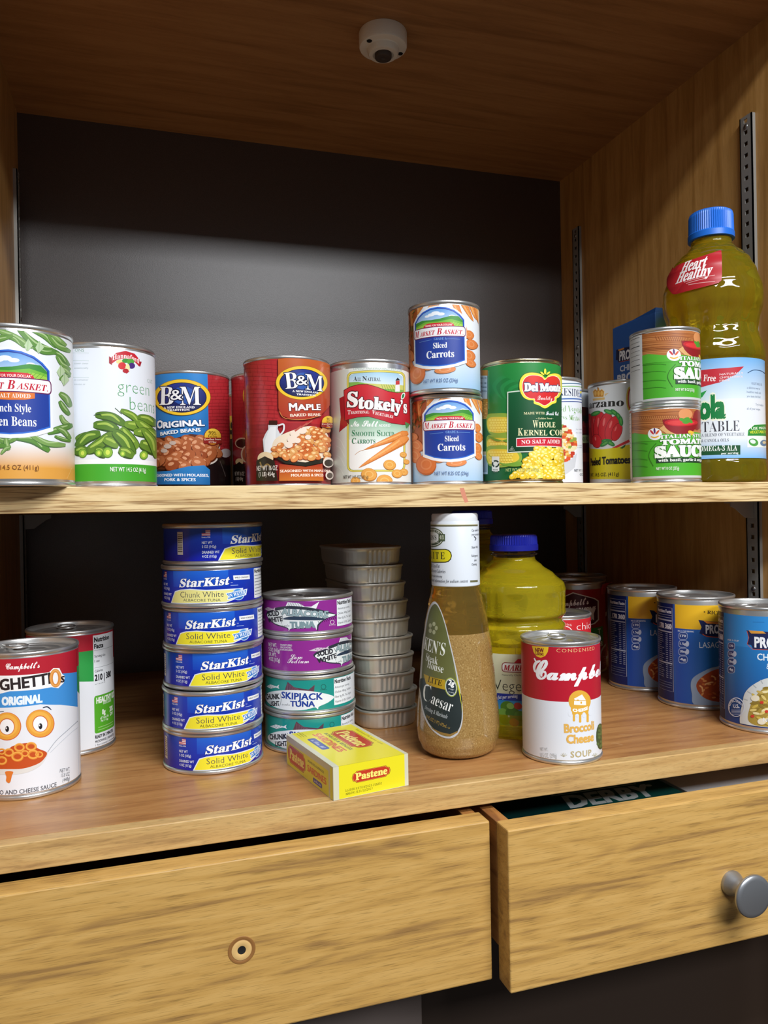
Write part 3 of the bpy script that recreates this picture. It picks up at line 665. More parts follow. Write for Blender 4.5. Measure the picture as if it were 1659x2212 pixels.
a.text('NET WT 16 OZ', (993, 1150), (1166, 1145), 46, '#ece6dc', bo=.01); a.text('(1 LB) 454g', (1010, 1200), (1142, 1196), 40, '#ece6dc', bo=.01)
a.poly([(1180, 1090), (1400, 1115), (1540, 1085), (1550, 1240), (1180, 1240)], ('g', '#a5301f', '#c6702a')); a.text('SEASONED WITH MAPLE SYRUP,', (1188, 1165), (1610, 1165), 24, '#fbe9d8', bo=.04); a.text('MOLASSES & SPICES', (1280, 1202), (1548, 1200), 24, '#fbe9d8', bo=.04)
a.ell(1590, 1075, 46, 46, '#e2d6ca'); a.ell(1592, 1080, 36, 32, '#2a1c18'); a.ell(1600, 1190, 34, 40, '#e2d6ca'); a.ell(1602, 1192, 24, 26, '#4a3a34')
badge(a, 1590, 715, .75)
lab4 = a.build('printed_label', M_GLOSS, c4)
F5 = Can(17.2, 162.6, 0, 38.0, 113)
c5 = can('baked_bean_can', F5, 'red bean can mostly hidden behind the left side of the maple baked bean can', 'can', 'red bean cans')
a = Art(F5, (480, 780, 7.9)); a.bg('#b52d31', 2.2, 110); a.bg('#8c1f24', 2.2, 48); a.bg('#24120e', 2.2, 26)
bricks(a, 150, 420, 200, 1300, 60, '#952428', 5); a.ell(400, 590, 42, 130, '#d8a030'); a.ell(345, 1400, 120, 95, '#cdb49a'); a.ell(348, 1405, 106, 76, '#2e1810'); a.ell(430, 1590, 105, 150, '#d9c8ae'); a.ell(436, 1590, 88, 130, '#a8583a')
a.ell(300, 1720, 66, 60, '#d8c294'); a.poly([(235, 1770), (300, 1720), (370, 1770), (390, 2080), (230, 2080)], '#1c150f'); a.text('NET WT 16 OZ', (225, 1955), (385, 1955), 70, '#c9c2b8', bo=.01); a.text('(1 LB) 454g', (240, 2035), (360, 2035), 62, '#c9c2b8', bo=.01)
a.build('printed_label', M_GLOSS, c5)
F6 = Can(20, 297, 0, 38.0, 113)
c6 = can('food_can', F6, 'farthest can with a red top and black lower label, a sliver between two bean cans', 'can', 'red bean cans')
a = Art(F6, (480, 780, 7.9)); a.bg('#17100c', 2, 110); a.bg('#b3343a', 80, 110); a.rect(100, 935, 200, 1020, '#b8962c'); a.ell(150, 1100, 22, 80, '#a88a34'); a.ell(154, 1100, 14, 60, '#17100c'); a.ell(150, 1290, 30, 40, '#8c6a2c')
a.build('paper_label', M_PAPER, c6)

# sliced carrots with the green and red label
F7 = Can(96.6, 81.0, 0, 37.4, 113)
c7 = can('carrot_can', F7, 'tall can of smooth sliced carrots with a red ribbon on a pale green label', 'can', 'cans on the upper shelf')
a = Art(F7, (700, 630, 4.5139))
a.bg('#dfe2dc', 4.2, 105); a.rect(55, 700, 240, 1860, '#cfd6cc')
for y in (1420, 1500, 1590, 1700): a.line([(110, y), (160, y+30), (200, y+110)], 6, '#dde3da')
a.text('LINED TO PROTECT FLAVOR', (288, 765), (760, 780), 26, '#a7bcae', bo=.01)
a.rrect(222, 778, 792, 1760, 60, '#8d8a3a'); a.rrect(226, 782, 788, 1756, 56, '#e0cf5c'); a.rrect(240, 796, 776, 1744, 44, '#5f7d3c'); a.rrect(245, 800, 772, 1740, 42, '#eff1ee')
a.poly([(245, 840), (262, 812), (300, 800), (720, 800), (765, 830), (772, 960), (245, 960)], ('g', '#9cc6de', '#e6eff0'))
a.poly([(245, 885), (330, 880), (450, 900), (560, 940), (640, 905), (772, 930), (772, 1000), (245, 1000)], '#7fae4c'); a.poly([(380, 895), (520, 900), (640, 905), (772, 915), (772, 960), (560, 950)], '#c9c766')
for i in range(7): a.line([(560+i*22, 905), (590+i*26, 990)], 4, '#5f8f38', False)
a.poly([(698, 870), (735, 866), (738, 975), (692, 975)], '#e9e6e0'); a.poly([(698, 870), (735, 866), (736, 905), (697, 908)], '#c23a38'); a.poly([(694, 868), (716, 838), (740, 864)], '#24242c')
a.text('A', (287, 872), (322, 872), 46, '#2a2c30', 'sb'); a.text('LL', (326, 872), (362, 872), 34, '#2a2c30', 'sb'); a.text('N', (374, 871), (418, 871), 46, '#2a2c30', 'sb'); a.text('ATURAL', (422, 871), (552, 873), 34, '#2a2c30', 'sb')
a.poly([(245, 1200), (830, 1290), (800, 1490), (640, 1470), (245, 1440)], ('g', '#4f9f68', '#e4ede4'))
a.poly([(150, 1040), (215, 1010), (215, 1260), (235, 1300), (148, 1372), (165, 1220)], '#a51e28'); a.poly([(205, 1250), (245, 1300), (245, 1230)], '#6d1218')
RB = [(197, 965), (260, 930), (340, 908), (420, 906), (520, 935), (620, 975), (710, 990), (830, 978), (840, 1100), (840, 1290), (760, 1296), (650, 1280), (540, 1245), (430, 1215), (330, 1222), (205, 1255)]
a.poly([(x+(-5 if x < 400 else 4), y+(-5 if y < 1000 else 6)) for x, y in RB], '#5d1016'); a.poly(RB, ('g', '#cc2a34', '#b81c2c'))
wv = lambda t: (-.10*sin(t*2*pi*.9)-.05*t)
a.text('S', (228, 1122), (322, 1122), 142, '#fbf7f4', 'sb', .03, ol=('#4d1014', .035)); a.text('tokely', (336, 1138), (745, 1182), 118, '#fbf7f4', 'sb', .035, ol=('#4d1014', .035)); a.text('’s', (752, 1178), (806, 1184), 122, '#fbf7f4', 'sb', .03, ol=('#4d1014', .035))
a.ell(768, 1018, 18, 34, '#eef3ec', 20); a.ell(768, 1018, 11, 25, '#2f7f4c', 20)
a.text('T', (230, 1196), (258, 1196), 40, '#fbf1ec', 'sb'); a.text('RADITIONAL', (262, 1194), (440, 1188), 28, '#fbf1ec', 'sb'); a.text('V', (464, 1192), (494, 1198), 40, '#fbf1ec', 'sb'); a.text('EGETABLES', (498, 1200), (670, 1236), 28, '#fbf1ec', 'sb')
a.text('No Salt', (262, 1318), (525, 1318), 62, '#f4f8f3', 'sc', .02); a.text('ADDED', (532, 1318), (643, 1318), 26, '#f4f8f3', bo=.03)
a.text('S', (272, 1408), (300, 1408), 58, '#2f7a50', 'sb'); a.text('MOOTH', (306, 1408), (492, 1408), 40, '#2f7a50', 'sb'); a.text('S', (516, 1408), (550, 1408), 58, '#2f7a50', 'sb'); a.text('LICED', (556, 1408), (682, 1408), 40, '#2f7a50', 'sb'); a.text('C', (272, 1482), (312, 1482), 54, '#2f7a50', 'sb'); a.text('ARROTS', (318, 1482), (500, 1480), 38, '#2f7a50', 'sb')
a.line([(302, 1590), (345, 1558), (400, 1540)], 3, '#c98a50'); carrot(a, (385, 1545), (815, 1375), 82, '#df8a44'); carrot(a, (335, 1720), (815, 1420), 96, '#e4924a'); 
for i in range(6): a.line([(800, 1330), (790+i*8, 1270+i*4)], 7, '#4c8f54')
for x, y, q in ((770, 1590, 34), (800, 1660, 30), (638, 1690, 62), (775, 1760, 42), (710, 1775, 52), (440, 1785, 78), (590, 1850, 80), (310, 1845, 46)): slice_(a, x, y, q, q*.82, 10, '#b97a30', '#dfa24c', '#e9bb6c')
a.poly([(55, 1860), (700, 1868), (835, 1862), (835, 1900), (55, 1900)], '#dfe2dc') if 0 else None
a.text('NET WT 14.5 OZ (411g)', (192, 1822), (432, 1822), 32, '#3c332c', bo=.02)
a.P = [(t, l, c) for t, l, c in a.P if min(p[1] for p in t) > 3.4]
a.build('paper_label', M_PAPER, c7)

# two small carrot cans
F8 = Can(167.2, 65.0, 0, 32.8, 82.5); F9 = Can(164.0, 60.5, 82.6, 32.8, 82.5)
c8 = can('carrot_can', F8, 'lower of the two stacked small cans of sliced carrots', 'can', 'stacked carrot cans', rim=.7)
a = Art(F8, (700, 630, 4.5139))
a.bg('#e8edf2', 4.2, 78.2); a.bg(('g', '#eef1f4', '#a4c8e8'), 4.2, 45); a.rect(820, 1000, 1000, 1560, '#a5562a')
for p, q, wd in (((880, 1350), (850, 1010), 70), ((930, 1260), (930, 1010), 66), ((1000, 1120), (1060, 1000), 80), ((1090, 1100), (1230, 1000), 80), ((1480, 1300), (1370, 1000), 60), ((1520, 1200), (1440, 1000), 60), ((1535, 1180), (1500, 1000), 50), ((1560, 1300), (1545, 1010), 60), ((790, 1300), (760, 1010), 80)): carrot(a, p, q, wd, '#e08c48')
for i in range(26): x = 880+r.uniform(-30, 70); y = r.uniform(1090, 1420); a.line([(x, y), (x+r.uniform(-30, 50), y-r.uniform(20, 60))], 5, r.choice(['#5f6a34', '#3f4c24', '#7c8a4c']))
for x, y, q, rr in ((900, 1500, 76, 40), (890, 1600, 80, 60), (860, 1420, 60, 0), (1490, 1330, 44, 80), (1505, 1420, 50, 80), (1490, 1530, 56, 80), (1500, 1600, 44, 60), (1010, 1650, 60, 0)): slice_(a, x, y, q, q*.74, rr, '#c46a30', '#dd8144', '#e39a62')
for x, y, q in ((1130, 1650, 50), (1290, 1670, 100)): slice_(a, x, y, q, q*.36, -5, '#d98a58', '#e08a50', '#eba878')
slice_(a, 1000, 1690, 98, 100, -30, '#b9602c', '#d4753c', '#dd8a56')
cu, cv = a.at(1225, 1300)
def L8(a):
    a.line([(-190, 76), (-60, 70)], 3, '#6f9bdc', False); a.line([(70, 70), (200, 70)], 3, '#6f9bdc', False); a.text('GRADE A', (-38, 76), (76, 76), 22, '#7fa9e6', 'sb'); a.text('Sliced', (-46, 150), (80, 150), 50, '#f4f6fa', 'sb', .01); a.text('Carrots', (-112, 238), (142, 236), 66, '#f4f6fa', 'sb', .012)
store_crest(a, (cu, cv, 1/10.3), L8)
a.text('NET WT 8.25 OZ (234g)', (1080, 1790), (1405, 1788), 36, '#3c5c8e')
lab8 = a.build('paper_label', M_PAPER, c8)
c9 = can('carrot_can', F9, 'upper of the two stacked small cans of sliced carrots', 'can', 'stacked carrot cans', rim=.7, rot=(F9.uv(700+1112/4.5139, 630+430/4.5139)[0]-cu)/32.8)
copy_label(lab8, c9)

# whole kernel corn
F10 = Can(239.2, 54.6, 0, 37.7, 114.5)
c10 = can('corn_can', F10, 'green can of whole kernel corn with a red and yellow shield', 'can', 'cans on the upper shelf', tin=M_GOLDTIN)
a = Art(F10, (1020, 740, 4.6083))
a.bg(('g', '#24893c', '#106030'), 4.6, 110.3)
for i in range(7): a.poly([(200+i*40, 430+i*8), (300+i*40, 330+i*20), (380+i*30, 420), (300+i*20, 560)], '#1b7a36' if i % 2 else '#238a42', True)
a.rect(20, 290, 158, 1310, '#17683a'); a.rect(40, 275, 155, 330, '#c98a3a'); a.rect(40, 330, 152, 560, '#c9d6dc'); a.rect(60, 560, 155, 760, '#b78c3c')
for p in scatter(70, 565, 150, 755, 30, 2): a.ell(p[0], p[1], 9, 6, '#d8b45c')
a.line([(168, 280), (168, 660)], 4, '#8fc09c', False); a.rect(50, 1085, 156, 1118, '#d8c8a0'); a.rect(50, 1118, 156, 1310, '#cfe0ea')
for x in (104, 112, 120, 130, 140): a.rect(x, 1130, x+5, 1290, '#2e5f70')
for y, t in ((360, 'when it'), (410, 'get it'), (450, 'to Please'), (490, 'the Kids')): a.text(t, (70, y), (145, y), 18, '#3c5866')
for cx, cy, y0 in ((250, 830, 730), (260, 1040, 960), (330, 1150, 1100)):
    a.poly([(150, cy-100), (240, cy-125), (360, cy-120), (480, cy-60), (480, cy+40), (330, cy+90), (170, cy+70)], '#8fae3c', True); a.poly([(160, cy-70), (260, cy-90), (420, cy-70), (470, cy), (400, cy+50), (250, cy+70), (165, cy+40)], '#e8c93e', True)
    for i in range(9):
        for j in range(5): a.ell(180+i*26+(j % 2)*12, cy-58+j*26, 12, 11, '#f3dc62')
a.poly([(160, 930), (260, 985), (420, 940), (420, 1010), (250, 960)], '#6f9a34', True); a.poly([(165, 1110), (300, 1200), (450, 1190), (560, 1200), (450, 1235), (300, 1215)], '#77a63a', True)
a.poly([(352, 492), (880, 480), (880, 1100), (352, 1100)], '#d8e2d2'); a.poly([(362, 502), (880, 490), (880, 1090), (362, 1090)], ('g', '#0f5a30', '#0c3f24'))
AP = [(722, 352), (760, 318), (820, 305), (870, 325), (895, 380), (890, 470), (862, 540), (835, 560), (830, 600), (790, 618), (722, 660), (660, 630), (612, 612), (605, 580), (560, 575), (505, 545), (470, 470), (472, 380), (510, 320), (570, 298), (640, 302), (690, 320)]
cxs, cys = 690, 470
a.poly(AP, '#2c2414', True); a.poly([(cxs+(x-cxs)*.985, cys+(y-cys)*.98) for x, y in AP], '#f2e64a', True); a.poly([(cxs+(x-cxs)*.87, cys+(y-cys)*.84) for x, y in AP], '#fbf6ea', True); a.poly([(cxs+(x-cxs)*.85, cys+(y-cys)*.82) for x, y in AP], ('g', '#e2392c', '#d0202c'), True)
for x, y, rx, ry, rr in ((720, 290, 11, 30, 0), (692, 308, 9, 24, -50), (750, 306, 9, 24, 50)): a.ell(x, y, rx, ry, '#f2e64a', rr)
a.text('Del', (520, 484), (650, 484), 78, '#fdfbf8', 'sb', .06, ol=('#1c2a5c', .05)); a.text('Monte', (672, 486), (870, 490), 74, '#fdfbf8', 'sb', .06, ol=('#1c2a5c', .05)); a.text('Quality', (645, 570), (790, 576), 46, '#fbefe8', 'sc')
a.text('MADE WITH', (513, 718), (714, 716), 24, '#e6e2b0', 'sb'); a.text('Fresh Cut', (728, 724), (852, 728), 40, '#f6f8fb', 'sc', .02); a.text('• Golden Sweet •', (632, 766), (798, 766), 18, '#e6e2b0', 'si')
a.text('W', (600, 846), (655, 846), 72, '#f1ecba', 'sb'); a.text('HOLE', (660, 846), (820, 846), 54, '#f1ecba', 'sb'); a.text('K', (455, 926), (505, 926), 72, '#f1ecba', 'sb'); a.text('ERNEL', (512, 926), (742, 926), 54, '#f1ecba', 'sb'); a.text('CORN', (765, 926), (905, 926), 56, '#f1ecba', 'sb')
a.poly([(440, 952), (880, 948), (880, 1046), (440, 1040)], '#f6ece8'); a.poly([(447, 959), (880, 955), (880, 1039), (447, 1033)], '#cf2338'); a.text('NO SALT ADDED', (490, 1012), (862, 1008), 38, '#fdf4f0', 'sb')
a.line([(375, 1075), (400, 1034), (424, 1075), (375, 1075)], 3, '#e4ecd8', False); a.text('K', (393, 1070), None, 20, '#e4ecd8')
a.rect(204, 1134, 276, 1278, '#e9efe8'); 
for i in range(3): t0 = i*2*pi/3; a.line([(240+30*cos(t0+q), 1207+30*sin(t0+q)) for q in (-.1, .5, 1.1, 1.6)], 15, '#10301c')
a.text('CAN', (220, 1290), (258, 1290), 12, '#dfe8dc', bo=.03); a.text('METAL', (215, 1272), (265, 1272), 12, '#1c3c28', bo=.03)
K = scatter(395, 1055, 905, 1345, 95, 7, lambda x, y: y > 1330-(x-395)*1.1 or (x > 640 and y > 1060+abs(x-740)*.5) ) 
a.blobs(K, 34, 25, ['#eccc30', '#f0d54a', '#e6c024', '#f3dc62'], '#f9f0a4', None, 3, '#b88a14')
a.text('NET WT 15.25 OZ (432g)', (345, 1285), (655, 1280), 32, '#b7c07c', bo=.01)
a.P = [(t, l, c) for t, l, c in a.P if min(p[1] for p in t) > 4.4]
a.build('paper_label', M_PAPER, c10)

# mixed vegetables
F11 = Can(307.3, 128, 0, 37.7, 113)
c11 = can('vegetable_can', F11, 'white can of mixed vegetables half hidden behind the green corn can', 'can', 'cans on the upper shelf')
a = Art(F11, (1020, 740, 4.6083)); a.bg('#e6eaf0', 4.4, 108.6)
for y, c, wd in ((420, '#3c6a8c', 9), (448, '#7fae5c', 9), (572, '#3a66b0', 12), (600, '#27408a', 9), (510, '#3a66b0', 5), (548, '#3a66b0', 5)): a.line([(840 if y < 500 or y > 560 else 1060, y-8), (1090, y)], wd, c, False)
a.rect(1070, 470, 1092, 540, '#5f86c4'); a.ell(1080, 495, 10, 14, '#e4cf5a')
a.text('LAKESIDE', (1066, 545), None, 74, '#2c3556', 'sb', -.01, just='r', wf=.74); a.text('Mixed Vegetables', (1125, 718), None, 66, '#7db05c', 'sb', -.015, just='r', wf=.72); a.text('Legumbres Mixtas', (1068, 782), None, 52, '#7db05c', 'sb', -.015, just='r', wf=.80)
for y in (870, 905, 1030, 1050): a.text('No Artificial', (1035, y), (1090, y), 14, '#9aa4b0')
a.poly([(800, 870), (1000, 880), (1050, 1000), (1010, 1130), (930, 1200), (800, 1220)], '#f1f3f5', True); a.ell(880, 1010, 150, 190, '#f4efe8')
for (x, y) in scatter(850, 830, 1030, 1190, 60, 12, lambda x, y: ((x-870)/155)**2+((y-1010)/190)**2 < 1): a.rrect(x-20, y-18, x+20, y+18, 9, r.choice(['#e8a046', '#d9562e', '#e8d48c', '#c2402c', '#e9ddb0', '#d98a3a', '#8fa044', '#efc46c']))
a.poly([(880, 1200), (960, 1180), (1040, 1100), (1020, 1240), (900, 1330)], '#ccd0d6'); a.text('NET WT 15', (1015, 1285), (1096, 1285), 28, '#6c7480'); a.text('OZ', (1070, 1325), (1098, 1325), 28, '#6c7480')
a.build('paper_label', M_PAPER, c11)
F12 = Can(361, 193, 0, 37.7, 113)
c12 = can('food_can', F12, 'dark red can peeking out between the mixed vegetables and the peeled tomatoes', 'can', 'cans on the upper shelf')
a = Art(F12, (1020, 740, 4.6083)); a.bg('#4a1d1c', 4.4, 108.6); a.bg('#b9c0c6', 92, 108.6); a.bg('#23261e', 74, 82); a.bg('#6e2324', 62, 74); a.rect(1090, 920, 1160, 1000, '#a9b886'); a.text('ON', (1100, 985), (1150, 985), 46, '#20301c', 'sb'); a.bg('#7c3a2c', 30, 40)
a.text('LI', (1108, 840), (1150, 840), 60, '#8d2b2e', bo=.02)
a.build('paper_label', M_PAPER, c12)

# san marzano style tomatoes
F13 = Can(401.5, 122.5, 0, 37.7, 113)
c13 = can('tomato_can', F13, 'can of peeled tomatoes with a red fruit picture over a yellow band', 'can', 'cans on the upper shelf')
a = Art(F13, (1020, 740, 4.6083)); a.bg('#d9dbdc', 4.6, 108.4); a.poly([(1100, 1040), (1180, 1055), (1300, 1062), (1440, 1045), (1700, 985), (1700, 1362), (1100, 1362)], '#dcd01e')
a.bg('#dcd01e', 4.6, 36, -118, a.at(1100, 1200)[0])
a.poly([(1390, 1050), (1560, 965), (1570, 990), (1440, 1048)], '#d0343a'); a.poly([(1470, 1052), (1530, 1010), (1520, 1040), (1495, 1056)], '#2f6b3c'); a.ell(1565, 560, 32, 120, '#c9b43c'); a.ell(1572, 560, 26, 105, '#b8432c'); a.ell(1580, 560, 20, 90, '#d9dbdc')
a.poly([(1200, 560), (1320, 545), (1318, 568), (1204, 580)], '#d8b36a'); 
CW = [(1215, 540), (1205, 490), (1225, 465), (1245, 480), (1250, 455), (1262, 455), (1268, 480), (1290, 465), (1312, 488), (1305, 540)]
a.poly([(x+(x-1258)*.12, y+(y-500)*.12) for x, y in CW], '#f0d9a0'); a.poly(CW, '#c9862c'); 
for x in (1228, 1258, 1290): a.ell(x, 505, 12, 24, '#e6b45a')
a.ell(1252, 452, 7, 8, '#8c5418'); a.poly([(1320, 510), (1362, 500), (1320, 535)], '#e0c088')
a.text('M', (1082, 660), (1156, 660), 86, '#26221e', 'sb', .01); a.text('arzano', (1168, 660), (1508, 632), 76, '#26221e', 'sb', .015)
PEP = ((1180, 860, 36, 150, 4), (1225, 860, 40, 165, 2), (1270, 850, 60, 160, -4), (1330, 840, 70, 140, -10), (1395, 860, 62, 130, -18), (1440, 890, 46, 90, -20), (1240, 980, 46, 66, 8))
for x, y, rx, ry, q in PEP: a.ell(x, y, rx+5, ry+5, '#7c1a20', -q); a.ell(x, y, rx, ry, '#c9262e', -q); a.ell(x-rx*.25, y-ry*.35, rx*.16, ry*.3, '#e26a66', -q)
for x, y, q in ((1360, 690, 20), (1420, 700, 40), (1460, 740, 60), (1480, 780, 80), (1340, 980, 0), (1375, 1000, 30), (1320, 1005, -30), (1230, 705, -20)): a.ell(x, y, 52, 22, '#2f7f3c', q); a.ell(x, y, 34, 10, '#5aa44a', q)
a.text('Peeled Tomatoes', (1575, 1200), None, 78, '#1e1c16', bo=.05, just='r', wf=.66); a.text('NET WT. 14.5 OZ. (411g)', (1120, 1340), (1462, 1326), 36, '#2c2a18', bo=.01)
a.build('paper_label', M_PAPER, c13)

# tomato sauce cans
F14 = Can(394.4, 44.9, 0, 33.2, 76); F15 = Can(398.8, 48.9, 76.1, 33.2, 76)
c14 = can('tomato_sauce_can', F14, 'lower of the two stacked small green and brown tomato sauce cans', 'can', 'stacked sauce cans', rim=.7)
a = Art(F14, (1290, 430, 3.206))
a.bg('#c9cbc8', 5.0, 72); u1 = a.at(242, 1700)[0]; a.bg('#4cab2c', 7.2, 48, u1, 62); a.bg('#b5703c', 47.5, 71.6, u1, 62)
for i in range(16): y = 1475+i*9; a.line([(232, y+8), (330, y+r.uniform(-4, 4)), (430, y+r.uniform(-3, 6)), (560, y-4), (730, y)], r.uniform(2, 5), r.choice(['#8c4c24', '#c8844c', '#a05a2c', '#d69a62', '#7c4420']))
for i in range(26): a.line([(290+i*14, 1502), (300+i*14, 1530)], 3, '#8a4a26', False)
a.poly([(225, 1640), (260, 1620), (340, 1632), (420, 1615), (520, 1640), (640, 1612), (740, 1625), (740, 1690), (225, 1690)], '#55b434')
for y in (1690, 1740, 1800, 1850): a.line([(240, y+4), (300, y), (350, y+6)], 4, '#3d9026')
a.poly([(430, 1590), (470, 1560), (520, 1575), (560, 1620), (640, 1620), (560, 1632), (480, 1625)], '#d9a86c')
a.ell(620, 1500, 58, 48, '#b8623a'); a.ell(610, 1490, 48, 38, '#d9925c'); a.ell(690, 1530, 30, 70, '#8c2a2a')
a.poly([(455, 1540), (480, 1525), (680, 1520), (700, 1540), (670, 1600), (620, 1625), (540, 1625), (480, 1590)], '#8e1a22', True); a.ell(580, 1548, 115, 26, '#c0222c'); a.ell(580, 1550, 95, 17, '#d83a3a')
for x, y, q in ((590, 1530, 20), (615, 1525, -20), (640, 1535, 40), (612, 1545, 0)): a.ell(x, y, 24, 12, '#4f9a34', q)
a.ell(650, 1620, 24, 14, '#e8b83c', 30); a.ell(400, 1628, 48, 42, '#f2f2f0', n=28)
for x, y, q, c in ((380, 1615, -40, '#c8343c'), (398, 1605, -5, '#5a2c6c'), (418, 1615, 40, '#d8562c')): a.ell(x, y, 7, 20, c, q)
a.line([(372, 1645), (400, 1652), (430, 1640)], 10, '#e8b030', taper=True)
a.line([(410, 1690), (370, 1740), (360, 1790), (390, 1850)], 4, '#2f6f1e')
a.text('ITALIAN STYLE', (440, 1662), (735, 1654), 26, '#f4f6ee', 'sb', .02, ol=('#2d6a1c', .03)); a.text('TOMATO', (442, 1704), (730, 1696), 34, '#f6f8f2', 'sb', .05, ol=('#2d6a1c', .03)); a.text('SAUCE', (408, 1790), (752, 1780), 72, '#f8faf5', 'sb', .07, ol=('#2d6a1c', .03))
a.poly([(410, 1798), (740, 1795), (740, 1830), (410, 1828)], '#22402c'); a.text('with basil, garlic & oregano', (424, 1820), (742, 1818), 20, '#f2f4ee', 'sb', .02); a.text('NET WT 8 OZ (227g)', (410, 1878), (566, 1874), 22, '#e6f0dc', bo=.03)
# nutrition strip at the left of the label
u0 = u1-16
a.bg('#dfe1e2', 6.0, 71.5, u1-30, u1)
for y, wd in ((1500, 4), (1530, 3), (1560, 6), (1590, 3), (1620, 3), (1650, 3), (1690, 6), (1720, 3)): 
    v = a.at(240, y)[1]; a.uvpoly([(u0-4, v), (u1-3, v), (u1-3, v+wd*.12), (u0-4, v+wd*.12)], '#3a3c40')
lab14 = a.build('paper_label', M_PAPER, c14)
ub = a.at(400, 1628)[0]
c15 = can('tomato_sauce_can', F15, 'upper of the two stacked small green and brown tomato sauce cans', 'can', 'stacked sauce cans', rim=.7, rot=(F15.uv(1290+533/3.206, 430+1090/3.206)[0]-ub)/33.2)
copy_label(lab14, c15)

# blue broth carton behind the sauce cans
t = tag(empty('broth_carton', 469, 155, 0), 'blue broth carton standing behind the stacked sauce cans by the right wall', 'carton')
bm = bmesh.new(); box_bm(bm, 0, 71, 0, 85, 0, 205, 0.8); 
carton = bm_obj('carton_body', bm, M_CARD, t)
carton.data.materials.clear(); carton.data.materials.append(mat('blue_card', '#2c5ca4', rough=0.4))
bm = bmesh.new()                                   # sloping fin seam folded along the top
V = [bm.verts.new((x*MM, y*MM, z*MM)) for x, y, z in [(0.3, 0.5, 204.9), (70.7, 0.5, 204.9), (70.7, 84.5, 204.9), (0.3, 84.5, 204.9), (2.5, 2, 211), (69, 2, 211), (69, 45, 207), (2.5, 45, 207)]]
for q in ((0, 1, 5, 4), (1, 2, 6, 5), (2, 3, 7, 6), (3, 0, 4, 7), (4, 5, 6, 7), (3, 2, 1, 0)): bm.faces.new([V[i] for i in q])
bm_obj('top_fold', bm, mat('blue_card_fold', '#24508f', rough=0.4), t)
fc = Face((469, 240, 0), (0, -1, 0), (0, 0, 1))
a = Art(fc, (1290, 640, 10.056))
a.poly([(415, 1165), (700, 1090), (700, 1390), (470, 1440), (440, 1385), (405, 1385)], '#141c40'); a.poly([(455, 1160), (580, 1115), (590, 1150), (470, 1190)], '#d98a34'); a.line([(470, 1435), (700, 1385)], 10, '#d0582c', False)
a.text('PROGRESSO', (485, 1400), (1180, 1260), 210, '#eef0f4', bo=.04); a.text('CHICKEN', (497, 1640), (1040, 1520), 130, '#dfe6f0', bo=.03); a.text('BROTH', (445, 1900), (1000, 1770), 190, '#dfe6f0', bo=.05)
a.poly([(320, 640), (330, 650), (330, 648), (322, 640)], '#2f66b4')
lb = a.build('front_print', M_CARD, t)
lb.matrix_parent_inverse = Matrix.Translation((-469*MM, -155*MM, 0))

# ------------------------------------------------------------------ bottles
def oil_mat(name, col, dens):
    m = mat(name, rough=0.02); N, L, b = nodes(m); tw = dens[2]
    b.inputs['Base Color'].default_value = (1, 1, 1, 1); b.inputs['Transmission Weight'].default_value = tw; b.inputs['IOR'].default_value = 1.40
    b.inputs['Base Color'].default_value = (*hx(col), 1); m['tw'] = tw
    v = N.new('ShaderNodeVolumeAbsorption'); v.inputs['Color'].default_value = (*hx(dens[0]), 1); v.inputs['Density'].default_value = dens[1]
    L.new(v.outputs[0], N['Material Output'].inputs['Volume'] if 'Material Output' in N else N.get('Material Output').inputs['Volume'])
    return m
M_OIL = oil_mat('golden_oil', '#ead42c', ('#f2dc50', 4, 0.88))
M_CLEAR = oil_mat('clear_plastic', '#f4f2ea', ('#f0eee0', 2, 1.0))
M_OIL2 = oil_mat('pale_yellow_oil', '#e9d62a', ('#f4e458', 4, 0.76))
def prof_r(P):
    def f(z):
        if z <= P[0][1]: return P[0][0]
        for (r0, z0), (r1, z1) in zip(P, P[1:]):
            if z <= z1:
                t = (z-z0)/(z1-z0) if z1 > z0 else 0; t = t*t*(3-2*t)*.5+t*.5; return r0+(r1-r0)*t
        return P[-1][0]
    return f
def surf_bottle(name, rad, z0, z1, m, parent, n=120, nz=130, closed=True):
    P = [(rad(0, z0), z0+(z1-z0)*i/nz) for i in range(nz+1)]
    pr = ([(0, z0)] if closed else [])+[(max(1e-3, 1), z) for r, z in P]+([(0, z1)] if closed else [])
    return lathe(name, pr, m, parent, n, True, rad=lambda th, r, z: rad(th, z), sharp=70)
def ribbed_cap(name, R, h, m, parent, z, ribs=60, lip=0.22):
    bm = bmesh.new(); rows = []; n = ribs*2
    for r, zz, k in ((0, 0.0, 0), (R*.97, 0, 0), (R*1.02, h*.02, 0), (R*1.02, h*lip, 0), (R*.97, h*(lip+.04), .5), (R*.955, h*.86, .5), (R*.93, h*.96, .15), (R*.86, h, 0), (0, h, 0)):
        if r == 0: rows.append([bm.verts.new((0, 0, (z+zz)*MM))]); continue
        rows.append([bm.verts.new(((r+(k if i % 2 else -k*.4))*sin(2*pi*i/n)*MM, -(r+(k if i % 2 else -k*.4))*cos(2*pi*i/n)*MM, (z+zz)*MM)) for i in range(n)])
    for A, B in zip(rows, rows[1:]):
        for i in range(n):
            j = (i+1) % n
            if len(A) == 1: bm.faces.new((A[0], B[j], B[i]))
            elif len(B) == 1: bm.faces.new((A[i], A[j], B[0]))
            else: bm.faces.new((A[i], A[j], B[j], B[i]))
    return bm_obj(name, bm, m, parent)

